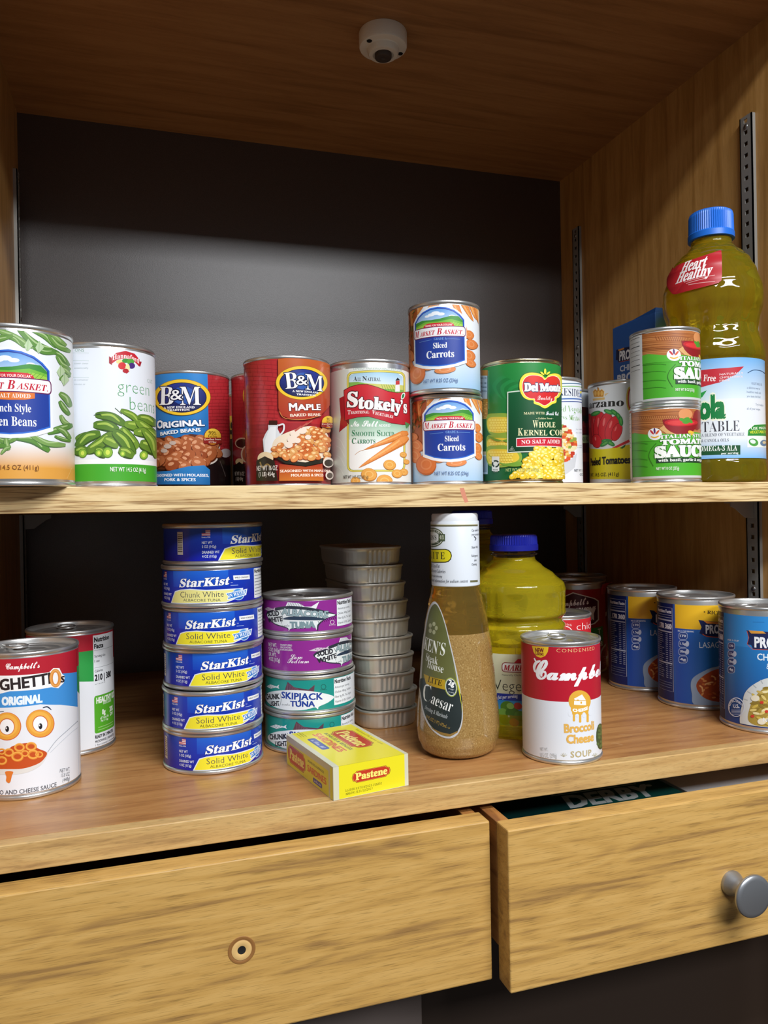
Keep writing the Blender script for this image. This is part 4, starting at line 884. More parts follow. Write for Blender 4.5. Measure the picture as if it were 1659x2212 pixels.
# tall oil bottle on the upper shelf
F16 = Can(483, 77.5, 0, 50.5, 297)
b1 = tag(empty('oil_bottle', F16.X, F16.Y, 0, F16.rot), 'tall waisted bottle of yellow cooking oil with a blue cap on the upper shelf', 'bottle')
_pm = prof_r([(47, 0), (50, 3), (50.6, 9), (50.2, 22), (49.2, 25), (49.2, 128), (50.8, 132), (51, 138), (49, 147), (45.0, 157), (43.5, 164), (45.5, 176), (49.8, 190), (50.6, 198), (49.5, 208), (44, 226), (38, 238), (31, 246), (24.5, 252), (20.5, 257), (20.5, 262)])
def rad16(th, z):
    r = _pm(z)
    if 128 < z < 206: k = sin(pi*(z-128)/78)**1.2; r += 1.5*k*cos(11*th+.5*sin(z*.06))
    if 3 < z < 23: r += 0.7*sin(pi*(z-3)/20)*cos(14*th)
    if 236 < z < 252: r += .8*sin(pi*(z-236)/16)*cos(9*th)
    return r
surf_bottle('bottle', rad16, 0.05, 262, M_OIL, b1, 160, 170)
M_BLUE = mat('blue_cap_plastic', '#1f6fd8', rough=0.35); M_BLUE2 = mat('dark_blue_cap_plastic', '#2733c8', rough=0.35)
ribbed_cap('cap', 23.0, 30, M_BLUE, b1, 262.2, 64)
S16 = Can(F16.X, F16.Y, 0, 49.2, 297, rad=lambda th, z: _pm(z)+(0.2 if z < 140 else 0.9)); 
a = Art(S16, (1290, 430, 3.206)); a.lift = .35
a.bg('#a9cdec', 25.5, 127.5, -154, 154); a.bg(('g', '#6faee4', '#dbe6ef'), 85, 127.5, -154, 154); a.bg('#e3e8ee', 45, 86, -154, 154); a.bg(('g', '#e3e8ee', '#7db8ec'), 25.5, 46, -154, 154)
a.poly([(600, 1195), (720, 1185), (900, 1170), (1015, 1160), (960, 1215), (850, 1270), (700, 1310), (600, 1330)], '#bf2433'); a.text('Trans Fat Free', (560, 1270), (820, 1262), 44, '#fbf0ee', 'sb')
for i in range(3): a.text(('NATURALLY', 'CHOLESTEROL', 'FREE')[i], (848, 1222+i*22), (1010-(i == 2)*90, 1212+i*24), 14, '#e8d0d0', bo=.03)
a.text('mazola', (882, 1512), None, 165, '#0e7a3c', bo=.06, ol=('#f2efd8', .03), just='r', wf=.62); a.poly([(700, 1350), (760, 1325), (730, 1370), (700, 1390)], '#2e9a4a')
a.text('VEGETABLE', (985, 1606), None, 74, '#3c3c44', 'sb', -.012, just='r', wf=.72); a.text('A BLEND OF VEGETABLE', (722, 1648), (1018, 1640), 22, '#6c707c', 'sb', -.005); a.text('& CANOLA OILS', (722, 1685), (910, 1680), 22, '#6c707c', 'sb', -.005)
a.poly([(560, 1722), (990, 1705), (990, 1770), (560, 1785)], '#17502c'); a.text('OF OMEGA-3 ALA', (650, 1752), (968, 1742), 36, '#eef4ee', 'sb'); a.text('per serving', (860, 1768), (976, 1764), 14, '#eef4ee', bo=.04)
for i, q in enumerate(('VEGETABLE OIL', 'a delicious way to', 'healthier meals and', 'you taste the food', '', 'Try it today in', 'all of your recipes')): 
    if q: a.text(q, (1035+(i == 0)*30+(i == 5)*60, 1285+i*29), None, 17, '#7f8fa4', wf=.8)
a.line([(1040, 1205), (1080, 1185), (1130, 1190), (1160, 1210)], 5, '#2d4f74')
a.poly([(1038, 1720), (1038, 1600), (1080, 1560), (1240, 1550), (1240, 1720)], '#e9f2ea'); a.poly([(1040, 1640), (1044, 1600), (1085, 1565), (1240, 1555), (1240, 1640)], '#2c8a3c'); a.text('USE MAZOLA', (1065, 1598), (1180, 1594), 18, '#e9f4dc', bo=.03); a.text('VEGETABLE PLUS', (1055, 1625), (1210, 1620), 20, '#dfe63a', bo=.03)
a.ell(1080, 1685, 34, 26, '#4fa04a', 20); a.ell(1076, 1680, 20, 14, '#dfe9e4', 20); a.ell(1152, 1690, 26, 22, '#5f7f9c'); a.ell(1154, 1686, 12, 10, '#d8c9a0')
a.build('paper_label', M_PAPER, b1)
a = Art(S16, (1290, 430, 3.206)); a.lift = .9
a.poly([(495, 500), (520, 475), (540, 480), (580, 450), (830, 362), (850, 358), (860, 375), (862, 545), (845, 575), (820, 588), (620, 640), (540, 660), (510, 640), (488, 600), (488, 540)], '#b4222c', True)
a.poly([(492, 560), (505, 480), (530, 474), (545, 500), (590, 445), (620, 455), (620, 520), (580, 610), (540, 655), (510, 635)], '#c82a32', True)
a.text('Heart', (578, 520), (752, 466), 62, '#fbf4f2', 'sb', .02, sh=.30); a.text('Healthy', (546, 590), (788, 525), 62, '#fbf4f2', 'sb', .02, sh=.28)
for i in range(3): a.line([(605+i*14, 577+i*9), (815-(i == 1)*60, 528+i*22)], 4, '#e3b0ac', False)
a.build('heart_sticker', M_PAPER, b1)['label'] = 'red health sticker'

# ------------------------------------------------------------------ lower shelf
# spaghetti ring cans at the left
ZF = -234.05
F20 = Can(-196.2, 66.0, ZF, 37.5, 111)
s1 = can('pasta_can', F20, 'can of pasta rings in tomato sauce at the left end of the counter', 'can', 'pasta ring cans', tab=0.5)
a = Art(F20, (0, 1300, 4.6083))
a.bg('#e6e9ee', 4.6, 106.4); a.bg('#b31f30', 80, 106.4)
ub = a.at(785, 700)[0]
a.poly([(-330, 900), (-330, 740), (0, 740), (400, 722), (790, 690), (790, 1055), (600, 1025), (400, 1020), (0, 1055), (-330, 1080)], '#3f90d6')
a.text('Campbell’s', (58, 672), (395, 655), 62, '#fbf4f2', 'sc', .02); 
a.poly([(-330, 790), (0, 735), (490, 700), (530, 660), (590, 660), (620, 720), (645, 740), (635, 805), (580, 860), (510, 850), (380, 872), (100, 890), (0, 915), (-330, 990)], '#f3f3f2')
a.text('SPAGHETTI', (502, 810), None, 112, '#2c2426', bo=.045, just='r', wf=.92, ang=3); a.ring(552, 760, 60, 92, 34, '#d88a3c'); a.ring(552, 760, 54, 84, 14, '#e8a658'); a.text('S', (605, 802), (638, 798), 62, '#2c2426', bo=.05)
a.text('ORIGINAL', (22, 1028), (418, 998), 84, '#e9f4fb', bo=.07)
for cx, cy in ((70, 1240), (400, 1212)): 
    a.ell(cx, cy, 142, 140, '#d2683a', n=36); a.ell(cx-2, cy-2, 136, 134, '#e6a23c', n=36); a.ell(cx-6, cy-8, 112, 110, '#eeb34e', n=36); a.ell(cx, cy+2, 78, 84, '#d0703a', n=28); a.ell(cx, cy+4, 70, 76, '#f2f3f4', n=28)
    a.ell(cx+2, cy+26, 19, 30, '#1c1c22'); a.ell(cx-6, cy+18, 6, 9, '#f2f3f4')
a.line([(-10, 1095), (40, 1090)], 12, '#22304c', taper=True); a.line([(425, 1055), (470, 1045), (510, 1075)], 12, '#22304c', taper=True)
a.line([(470, 1500), (560, 1380), (680, 1270), (790, 1170)], 5, '#9aa0a8'); a.line([(500, 1500), (600, 1400), (720, 1290), (790, 1240)], 4, '#c4c9d0')
a.poly([(-300, 1640), (0, 1655), (250, 1650), (400, 1590), (465, 1500), (470, 1530), (400, 1630), (260, 1700), (60, 1720), (-300, 1700)], '#dedcd6', True)
a.poly([(-300, 1560), (40, 1480), (140, 1430), (290, 1405), (380, 1460), (465, 1500), (440, 1560), (380, 1610), (250, 1655), (100, 1665), (-300, 1650)], '#c4501f', True)
for x, y, q in ((90, 1500, 52), (195, 1450, 54), (310, 1440, 56), (175, 1540, 62), (330, 1520, 60), (250, 1510, 40), (20, 1580, 54), (390, 1520, 40), (20, 1490, 40), (-80, 1540, 60)): a.ring(x, y, q, q*.82, q*.42, '#e08a34'); a.ring(x-2, y-3, q*.92, q*.74, q*.18, '#efb050')
a.poly([(55, 1690), (130, 1690), (120, 1730), (105, 1790), (85, 1802), (62, 1780), (65, 1740)], '#dd7a2e', True)
for i, q in enumerate(('NET WT.', '15.8 OZ.', '(448g)')): a.text(q, (592+i*14, 1700+i*46), (692, 1680+i*46), 38, '#6a6d74')
a.text('PASTA IN TOMATO AND CHEESE SAUCE', (562, 1835), None, 44, '#54555c', bo=.015, just='r', wf=.86)
a.rect(785, 480, 830, 700, '#d8dade'); a.rect(785, 1100, 830, 1500, '#4a9a4a')
# back of the label: facts panel
z0 = a.at(400, 500)[1]
def facts(a, u0):
    a.loc = (u0, 105.0, .0975)
    a.rect(0, 0, 300, 600, '#e9edf0'); a.text('Nutrition', (12, 62), None, 44, '#26262a', bo=.05, wf=.85); a.text('Facts', (12, 122), None, 44, '#26262a', bo=.05, wf=.85)
    for y in (140, 300, 560): a.line([(8, y), (290, y)], 3, '#8b9096', False)
    a.text('Serving size', (12, 205), None, 25, '#303036', bo=.02, wf=.8); a.text('1 can', (12, 250), None, 25, '#303036', bo=.02, wf=.8); a.text('Calories', (12, 342), None, 25, '#303036', bo=.02, wf=.8); a.text('210 | 380', (12, 420), None, 58, '#26262a', bo=.05, wf=.72); a.text('per 1 cup   per can', (12, 455), None, 14, '#505056', wf=.8)
    a.rrect(0, 560, 300, 905, 20, '#57ad2c'); a.text('HEALTHY KIDS', (24, 630), None, 54, '#eef6e6', bo=.07, wf=.62); a.text('PASTA SHAPES', (100, 655), None, 20, '#eef6e6', bo=.03, wf=.7)
    a.text('0g', (84, 745), None, 48, '#eef6e6', bo=.05, wf=.7); a.text('of Trans Fat', (60, 785), None, 24, '#eef6e6', bo=.03, wf=.7); a.text('Per 1 Cup', (70, 812), None, 24, '#eef6e6', bo=.03, wf=.7); a.text('20%', (190, 745), None, 48, '#eef6e6', bo=.05, wf=.6); a.text('DV', (200, 785), None, 30, '#eef6e6', bo=.05)
    for i in range(2): a.line([(36, 855+i*24), (260, 855+i*24)], 7, '#9fd07c', False)
    a.text('READY IN 2 MINUTES', (4, 950), None, 30, '#3a3a40', bo=.05, wf=.62); a.text('MICROWAVE: (1100 WATTS)', (4, 990), None, 24, '#3a3a40', bo=.03, wf=.62)
    for i, q in enumerate(('1. Pour contents in microwavable', '2. Cover, microwave 2 minutes', '3. Stir and serve.', 'STOVE: Heat, stirring occasionally')): a.text(q, (4, 1020+i*29), None, 19, '#505058', wf=.8)
    a.loc = None
F21 = Can(-172.4, 163.2, ZF, 37.5, 111)
ub2 = F21.uv(2, 1700)[0]
uf = F21.uv(930/4.6083, 1300+700/4.6083)[0]
a.bg('#e6e9ee', 4.6, 106.4, 46, 100); a.bg('#b31f30', 92, 106.4, 46, 100); a.bg('#2f9a46', 60, 92, 46, 72)
a.uvpoly([(46, 60), (72, 60), (72, 64), (58, 66), (46, 72)], '#e6e9ee')
facts(a, 72); a.line([(0, 0), (1, 1)], .01, '#e6e9ee', False)
lab20 = a.build('paper_label', M_PAPER, s1)
s2 = can('pasta_can', F21, 'can behind the nearest pasta ring can, turned to show its nutrition facts', 'can', 'pasta ring cans', tab=1.6, rot=(uf-72)/37.5)
copy_label(lab20, s2)

# tall stack of blue tuna cans
SK = [(-51.5, 76.3), (-51.4, 73.5), (-50.2, 77.5), (-49.9, 73.0), (-50.6, 70.5), (-48.8, 76.5)]
FS = [Can(x, y, ZF+34.1*i, 41.4, 34) for i, (x, y) in enumerate(SK)]
ordn = ['bottom can of the six blue tuna cans stacked left of the sardine box', 'second blue tuna can from the bottom of the stack of six', 'third blue tuna can from the bottom of the stack of six', 'fourth blue tuna can from the bottom of the stack of six', 'fifth blue tuna can from the bottom, with a pale chunk white banner', 'topmost blue tuna can of the stack of six, turned to the right']
def tuna_label(a, chunk=False):
    y1 = '#eae28c' if chunk else '#efe234'
    a.bg(('g', '#1140b4', '#12189c'), 3.6, 30.2); a.bg(('g', '#1e62cc', '#1540b8'), 17, 30.2, -30, 18)
    a.poly([(255, 1065), (280, 1000), (330, 985), (420, 978), (560, 985), (700, 975), (860, 955), (850, 1010), (800, 1060), (730, 1095), (560, 1108), (240, 1108)], '#dfe6f0'); a.poly([(262, 1065), (285, 1008), (330, 993), (420, 987), (560, 994), (700, 985), (845, 968), (830, 1020), (780, 1060), (730, 1086), (560, 1101), (250, 1101)], y1)
    a.text('StarKist', (324, 962), (748, 930), 74, '#f6f8fb', 'sb', .02, sh=.28, ol=('#0c1c6c', .025))
    a.poly([(640, 880), (648, 868), (660, 884), (652, 896)], '#f6f8fb'); a.text('TM', (762, 918), (778, 916), 9, '#cdd8ee'); a.line([(762, 938), (822, 932)], 5, '#9fb4e0', False)
    a.text('Chunk White' if chunk else 'Solid White', (333, 1056), (708, 1042), 56, '#2c3050', bo=-.01); a.text('ALBACORE TUNA', (360, 1092), (682, 1084), 26, '#55552c' if not chunk else '#4c4e4a', bo=.0)
    a.ell(822, 1015, 46, 54, '#bcd4f0'); a.ell(822, 1015, 41, 48, ('g', '#4f9ae0', '#2464b8')); a.poly([(722, 1010), (890, 960), (882, 1018), (735, 1072), (742, 1042)], '#e8f0f8'); a.poly([(730, 1014), (880, 970), (874, 1012), (742, 1062), (748, 1040)], '#2a7acc'); a.text('IN WATER', (748, 1050), (876, 1006), 34, '#f2f7fc', 'sb', .02)
    a.poly([(782, 848), (905, 832), (908, 872), (786, 888)], '#f0f2f4'); a.text('WILD CAUGHT', (795, 874), (898, 860), 15, '#2c2e34', bo=.04)
    a.loc = (45, 29.5, .11); a.rect(0, 0, 330, 225, '#e8eaec'); a.text('Nutrition Facts', (8, 34), None, 28, '#2c2e34', bo=.05, wf=.8)
    for i in range(7): a.line([(8, 56+i*24), (300, 56+i*24)], 6, '#8f949c', False)
    a.loc = (-46.5, 29.0, .11)
    a.rect(0, 0, 62, 44, '#e9e6e8'); a.rect(0, 0, 28, 24, '#2c3c8c')
    for i in range(4): a.rect(0 if i > 1 else 28, i*12, 62, i*12+6, '#c8384a')
    a.text('Product of USA', (0, 60), (62, 60), 11, '#e3e8f4', bo=.03)
    for i, q in enumerate(('NET WT', '5 OZ (142g)', 'DRAINED WT', '4 OZ (113g)')): a.text(q, (0, 104+i*30+(i > 1)*12), None, 20, '#e3e8f4', bo=.02, wf=.75)
    a.loc = (-69, 27.5, .11); a.rect(0, 0, 52, 170, '#d8d2c8')
    for i in range(10): a.line([(4, 20+i*14), (48, 20+i*14)], 4+(i*7 % 5), '#5c5650', False)
    a.loc = None
aS = Art(FS[3], (320, 1120, 3.95)); aS.rm = (1.03, 3.9, .935)
# authored on the fourth can (third from the top)
tuna_label(aS)
us = aS.at(330, 950)[0]
st0 = [(494, 1930), (408, 1615), (456, 1265), (324, 950), (274, 615), (712, 280)]
roots = []
lab_s = None
for i, f in enumerate(FS):
    uu = f.uv(320+st0[i][0]/3.95, 1120+st0[i][1]/3.95)[0]
    rt = can('tuna_can', f, ordn[i], 'can', 'blue tuna cans', rot=(uu-us)/41.4, rim=1.1)
    if i == 4:
        aC = Art(FS[3], (320, 1120, 3.95)); aC.rm = aS.rm; tuna_label(aC, True); aC.build('printed_label', M_GLOSS, rt)
    elif lab_s is None: lab_s = aS.build('printed_label', M_GLOSS, rt)
    else: copy_label(lab_s, rt)

# purple and teal tuna cans
TK = [(38.3, 98.0), (38.6, 97.0), (37.4, 98.5), (37.8, 98.0)]
FT = [Can(x, y, ZF+34.6*i, 41.2, 34.4) for i, (x, y) in enumerate(TK)]
def fish_label(a, c, words, sk):
    a.bg(c, 4.0, 30.6)
    def fish(x0, y0, k, col, det):
        a.poly([(x0-.5*k, y0), (x0+.2*k, y0-.42*k), (x0+.9*k, y0-.2*k), (x0+1.3*k, y0-.05*k), (x0+1.75*k, y0-.4*k), (x0+1.65*k, y0+.05*k), (x0+1.8*k, y0+.42*k), (x0+1.2*k, y0+.15*k), (x0+.3*k, y0+.42*k)], col); 
        for i in range(5): a.ell(x0+(.05+i*.2)*k, y0+(.12 if i % 2 else -.12)*k, .08*k, .1*k, det)
    if sk:
        a.poly([(230, 1245), (250, 1180), (300, 1225), (410, 1245), (455, 1205), (450, 1265), (230, 1262)], '#5c3c4a'); 
        for i in range(8): a.line([(250+i*14, 1255), (252+i*10, 1195+i*6)], 3, '#7a5c68', False)
        a.poly([(85, 1330), (110, 1270), (240, 1250), (400, 1255), (520, 1275), (600, 1305), (560, 1350), (490, 1385), (480, 1408), (455, 1392), (380, 1412), (250, 1415), (150, 1390)], '#dfe5ea', True)
        a.text('CHUNK', (92, 1328), (190, 1322), 42, '#2c2c34', bo=.06); a.text('LIGHT', (120, 1382), (190, 1378), 38, '#2c2c34', bo=.06); a.line([(192, 1275), (202, 1330), (190, 1385)], 3, '#4c5058')
        a.text('SKIPJACK', (205, 1314), (515, 1326), 56, '#1c3c94', bo=.035); a.text('TUNA', (272, 1382), (455, 1384), 46, '#1c3c94', bo=.045); a.text('in water', (208, 1375), (268, 1378), 22, '#50545c', 'sc')
        fish(112, 1222, 42, '#dfe5ea', '#8fa8a4'); a.ring(522, 1222, 20, 22, 4, '#1c5a54'); a.text('pareve', (498, 1250), (546, 1248), 11, '#1c5a54')
    else:
        a.poly([(230, 650), (250, 605), (330, 610), (380, 640), (430, 640), (490, 600), (465, 660), (480, 690)], '#e4e6ea'); 
        for i in range(9): a.line([(250+i*13, 640), (262+i*13, 608)], 3, '#5c6068', False)
        a.poly([(90, 705), (130, 660), (250, 635), (400, 645), (520, 670), (610, 700), (620, 712), (540, 740), (490, 790), (480, 835), (450, 800), (380, 815), (280, 820), (260, 840), (245, 815), (150, 780)], '#2f3440', True)
        a.poly([(95, 710), (140, 680), (250, 660), (400, 668), (520, 690), (612, 706), (540, 735), (480, 780), (470, 825), (448, 792), (380, 808), (280, 815), (260, 836), (248, 808), (150, 772)], '#dfe5e6', True)
        a.text('SOLID', (104, 715), (186, 712), 38, '#2c2c34', bo=.06); a.text('WHITE', (106, 768), (212, 755), 38, '#2c2c34', bo=.06); a.line([(190, 668), (212, 720), (205, 775)], 3, '#4c5058')
        a.text('ALBACORE', (208, 702), (555, 728), 54, '#93a9ae', bo=.045, ol=('#39444c', .025)); a.poly([(218, 742), (260, 722), (400, 720), (500, 730), (545, 742), (480, 750), (330, 748)], '#2c3c50', True); a.text('TUNA', (272, 812), (455, 808), 52, '#7c949a', bo=.09); a.text('in water', (206, 800), (266, 800), 22, '#50545c', 'sc')
        for i in range(10): a.line([(480+i*14, 755-i*4), (490+i*14, 775-i*4)], 3, '#1c1c24', False)
        fish(95, 660, 36, '#cdbccc', '#8f5c8c'); a.ring(588, 765, 16, 18, 4, '#e4d0e2'); a.text('pareve', (565, 792), (612, 790), 11, '#e4d0e2')
    y0 = 612 if not sk else 1175
    cu = a.at(622 if not sk else 600, y0+20)[0]
    a.loc = (cu, 29.6, .118); a.rect(0, -4, 330, 196, '#e4e9ee'); a.text('Nutrition Facts', (8, 34), None, 30, '#2c2e34', bo=.05, wf=.75)
    for i, q in enumerate(('Amount per serving:', 'Cholest. 40mg, Sodium', 'Fiber 0g 0%, Tot. Sugars', 'Vitamin D 8%, Calcium')): a.text(q, (8, 72+i*36), None, 18, '#4c5058', bo=.01, wf=.8)
    a.loc = None; uN = a.at(95, 710)[0]-47
    a.loc = (uN, 27.5, .118) if not sk else (cu+62, 24, .118)
    for i, q in enumerate(('NET WT.', '5 OZ (142g)', 'DR. WT.', '4 OZ (113g)')): a.text(q, (0, 30+i*36), None, 30, '#e4dfe6', bo=.02, wf=.6)
    a.text('Low', (210, 110), None, 38, '#f0e8f0', 'sc'); a.text('Sodium', (190, 140), None, 34, '#f0e8f0', 'sc')
    for i in range(3): a.text(('CAUGHT USING', 'CIRCLE HOOKS', '& NYLON LEADS.')[i], (130, 14+i*18), None, 14, '#e4dfe6', bo=.02, wf=.7)
    a.loc = None
M_TEAL, M_PURP = '#1c8c84', '#8c2a8c'
t1 = can('tuna_can', FT[3], 'topmost purple albacore tuna can, with its full fish picture facing forward', 'can', 'purple tuna cans', rim=1.1, tab=2.4)
a = Art(FT[3], (550, 1130, 3.5108)); a.rm = (2.58, 4.6, .945); fish_label(a, M_PURP, None, False); labp = a.build('printed_label', M_GLOSS, t1); u0 = a.at(106, 740)[0]
t2 = can('tuna_can', FT[2], 'lower purple tuna can, turned to show its net weight, above the teal cans', 'can', 'purple tuna cans', rim=1.1, rot=(FT[2].uv(550+480/3.5108, 1130+1020/3.5108)[0]-u0)/41.2); copy_label(labp, t2)
t3 = can('tuna_can', FT[1], 'upper teal skipjack tuna can, between a purple can and another teal can', 'can', 'teal tuna cans', rim=1.1)
a = Art(FT[1], (550, 1130, 3.5108)); a.rm = (4.99, 4.6, .915); fish_label(a, M_TEAL, None, True); labt = a.build('printed_label', M_GLOSS, t3); u0 = a.at(95, 1350)[0]
t4 = can('tuna_can', FT[0], 'lowest teal skipjack tuna can, partly hidden by the yellow sardine box', 'can', 'teal tuna cans', rim=1.1, rot=(FT[0].uv(550+122/3.5108, 1130+1610/3.5108)[0]-u0)/41.2); copy_label(labt, t4)

# stack of ten unlabelled sardine tins
def rrect_pts(w, l, r, k=7):
    P = []
    for cx, cy, a in ((w/2-r, l/2-r, 0), (-w/2+r, l/2-r, 90), (-w/2+r, -l/2+r, 180), (w/2-r, -l/2+r, 270)):
        P += [(cx+r*cos(radians(a+90*i/k)), cy+r*sin(radians(a+90*i/k))) for i in range(k+1)]
    return P
def sweep_rrect(name, W, L, R, prof, m, parent, ribs=None):
    """outline swept by a profile of (inset, z); ribs are pressed into the middle of the two short sides"""
    bm = bmesh.new(); rows = []
    base = rrect_pts(W, L, R, 8); P = []
    n0 = len(base)
    for i in range(n0):
        p, q = base[i], base[(i+1) % n0]; d = hypot(q[0]-p[0], q[1]-p[1]); k = max(1, int(d/0.9)); 
        for j in range(k): P.append((p[0]+(q[0]-p[0])*j/k, p[1]+(q[1]-p[1])*j/k))
    for ins, z, rb in prof:
        row = []
        for x, y in P:
            sx, sy = (W-2*ins)/W, (L-2*ins)/L; xx, yy = x*sx, y*sy
            if rb and ribs and abs(x) < ribs[0] and abs(y) > L/2-6: yy *= 1-ribs[2]*(0.5-0.5*cos(2*pi*(x+ribs[0])/ribs[1]))/abs(y)*rb
            row.append(bm.verts.new((xx*MM, yy*MM, z*MM)))
        rows.append(row)
    n = len(P)
    for A, B in zip(rows, rows[1:]):
        for i in range(n): bm.faces.new((A[i], A[(i+1) % n], B[(i+1) % n], B[i]))
    bm.faces.new(rows[0][::-1]); bm.faces.new(rows[-1])
    o = bm_obj(name, bm, m, parent, True); o.data.set_sharp_from_angle(angle=radians(50)); return o
dxs = [14.6, 14.9, 12.8, 12.2, 11.8, 9.8, 7.6, 5.0, 2.6, 0.0]
ords = ['bottom', 'second from the bottom', 'third from the bottom', 'fourth from the bottom', 'fifth from the bottom', 'fifth from the top', 'fourth from the top', 'third from the top', 'second from the top', 'top']
proto = None
rt_ = random.Random(5)
for i in range(10):
    z = ZF+i*17.75; X = 106.0+dxs[i]; Y = 160+rt_.uniform(-1.2, 1.2)
    lab = 'unlabelled oblong silver fish tin, the %s of the leaning stack of ten' % ords[i]
    if proto is None:
        proto = tag(empty('fish_tin', X, Y, z), lab, 'tin', 'stack of fish tins')
        sweep_rrect('tin_body', 63, 105, 22, [(4.5, 1.0, 0), (4.2, 0.35, 0), (3.2, 0.05, 0), (2.6, 0.5, 0), (2.2, 2.0, .4), (1.8, 3.2, 1), (1.4, 9, 1), (1.2, 12.5, 1), (1.0, 14.2, .3), (0.6, 14.9, 0), (0.1, 15.3, 0), (-0.1, 16.2, 0), (0.1, 17.2, 0), (0.8, 17.5, 0), (1.6, 17.0, 0), (2.2, 15.8, 0)], M_ALU, proto, (12.5, 5.0, 1.3))
        sweep_rrect('tin_lid', 58.4, 100.4, 20, [(0, 15.5, 0), (0, 15.9, 0), (2.5, 15.9, 0), (3.2, 16.5, 0), (7, 16.5, 0), (7.8, 15.9, 0)], M_ALU, proto)
        root = proto
    else:
        root = proto.copy(); COL.objects.link(root); root.location = (X*MM, Y*MM, z*MM); root['label'] = lab
        for ch in list(proto.children): copy_label(ch, root)
    root.rotation_euler = (0, 0, radians(4+rt_.uniform(-2, 2)))

# yellow film-wrapped sardine box
th = radians(10.1); ex = Vector((cos(th), sin(th), 0)); ey = Vector((-sin(th), cos(th), 0))
O = Vector((22.9, -54.4, ZF)); BW, BL, BH = 63.3, 97.0, 24.6
bx = tag(empty('sardine_box', O.x, O.y, O.z, th), 'yellow film-wrapped box of sardines lying at the front edge of the counter', 'box')
bm = bmesh.new(); box_bm(bm, 0.6, BW-0.6, 0.6, BL-0.6, 0.1, BH-0.3, 1.0); o = bm_obj('carton_body', bm, M_CARD, bx); o.data.materials.clear(); o.data.materials.append(mat('pale_card', '#d9d6c0', rough=0.4))
fr, tp, lf = Face(O, ex, (0, 0, 1)), Face(O+Vector((0, 0, BH)), ex, ey), Face(O+ey*BL, -ey, (0, 0, 1))
YEL = '#e9dc24'
def plaque(a, A, B, C, D, e=0.12):
    """red plaque with scooped ends between four corners, counter-clockwise from lower left"""
    def L(s, t): return (A[0]*(1-s)*(1-t)+B[0]*s*(1-t)+C[0]*s*t+D[0]*(1-s)*t, A[1]*(1-s)*(1-t)+B[1]*s*(1-t)+C[1]*s*t+D[1]*(1-s)*t)
    P = [(e, 0), (1-e, 0), (1-e*.75, .12), (1-e*.2, .2), (1, .5), (1-e*.2, .8), (1-e*.75, .88), (1-e, 1), (e, 1), (e*.75, .88), (e*.2, .8), (0, .5), (e*.2, .2), (e*.75, .12)]
    def sc(k): return [L(.5+(x-.5)*(1-(1-k)*.45), .5+(y-.5)*k) for x, y in P]
    a.poly(sc(1), '#7c2418'); a.poly(sc(.95), '#e0a83c'); a.poly(sc(.89), '#c33a22')
a = Art(fr, (600, 1500, 5.184)); a.lift = .05
a.uvpoly([(0, 0), (BW, 0), (BW, BH), (0, BH)], '#d2cfb4'); a.uvpoly([(4.6, .3), (BW-3.2, .3), (BW-3.2, BH), (4.6, BH)], YEL)
plaque(a, (830, 1003), (1262, 910), (1262, 785), (830, 868)); a.text('Pastene', (872, 962), (1225, 888), 78, '#f6ea78', 'sb', .03)
a.text('LL280E P:07/18/2023 JYA002', (755, 1090), (1165, 1006), 28, '#55501c', 'mo', .01); a.text('MA6091 E:31/12/2027', (762, 1128), (1062, 1064), 28, '#55501c', 'mo', .01)
a.build('front_print', M_CARD, bx).matrix_parent_inverse = (Matrix.Translation(O*MM) @ Matrix.Rotation(th, 4, 'Z')).inverted()
a = Art(tp, (600, 1500, 5.184)); a.lift = .05
a.uvpoly([(0, 0), (BL, 0), (BL, BW), (0, BW)], '#d2cfb4'); a.uvpoly([(.5, 4.6), (BL, 4.6), (BL, BW-3.2), (.5, BW-3.2)], YEL)
plaque(a, (905, 548), (1112, 490), (760, 296), (600, 330)) if 0 else None
# text on the lid runs along the length of the box, reading from the back towards the front
a.S = Face(O+Vector((0, 0, BH))+ey*BL, -ey, ex); Rf = a.S
def q(u, v): return (u, -v)
a.loc = (0, 0, 1.0)
plaque(a, (12, -57+24.5), (66, -57+24.5), (66, -57+4), (12, -57+4)); 
a.text('Pastene', (17, -37.5), (61, -37.5), 11.5, '#f6ea78', 'sb', .03); a.text('BONELESS & SKINLESS', (14, -28.2), (66, -28.2), 3.4, '#4f5c28', bo=.04); a.text('SARDINES', (12, -18.5), (66, -18.5), 7.8, '#d84a2a', bo=.09)
a.rrect(22, -16.5, 55, -9.5, 2, '#2c3c9c'); a.text('in Olive Oil', (26, -11.2), (51, -11.2), 3.8, '#e4e8f4', 'sc'); a.text('Keep cool', (3, -10), (9, -10), 1.8, '#6a6a30')
for i in range(3): a.line([(3, -8-i*2.2), (15, -8-i*2.2)], .5, '#8a8a3a', False)
a.text('Traditional Portuguese style', (16, -56.5), (66, -56.5), 2.6, '#a8922a', 'sc')
a.build('top_print', M_CARD, bx).matrix_parent_inverse = (Matrix.Translation(O*MM) @ Matrix.Rotation(th, 4, 'Z')).inverted()
a = Art(lf, (600, 1500, 5.184)); a.lift = .05
a.uvpoly([(0, 0), (BL, 0), (BL, BH), (0, BH)], '#cfc9a4'); a.uvpoly([(1, .3), (BL-8.5, .3), (BL-8.5, BH-5), (1, BH-5)], YEL); a.uvpoly([(BL-5.5, .3), (BL-1, .3), (BL-1, BH-1), (BL-5.5, BH-1)], YEL)
a.loc = (0, BH, 1.0); plaque(a, (3, 21.5), (43, 21.5), (43, 6.5), (3, 6.5)); a.text('Pastene', (7, 17.8), (39, 17.8), 8.6, '#f6ea78', 'sb', .03)
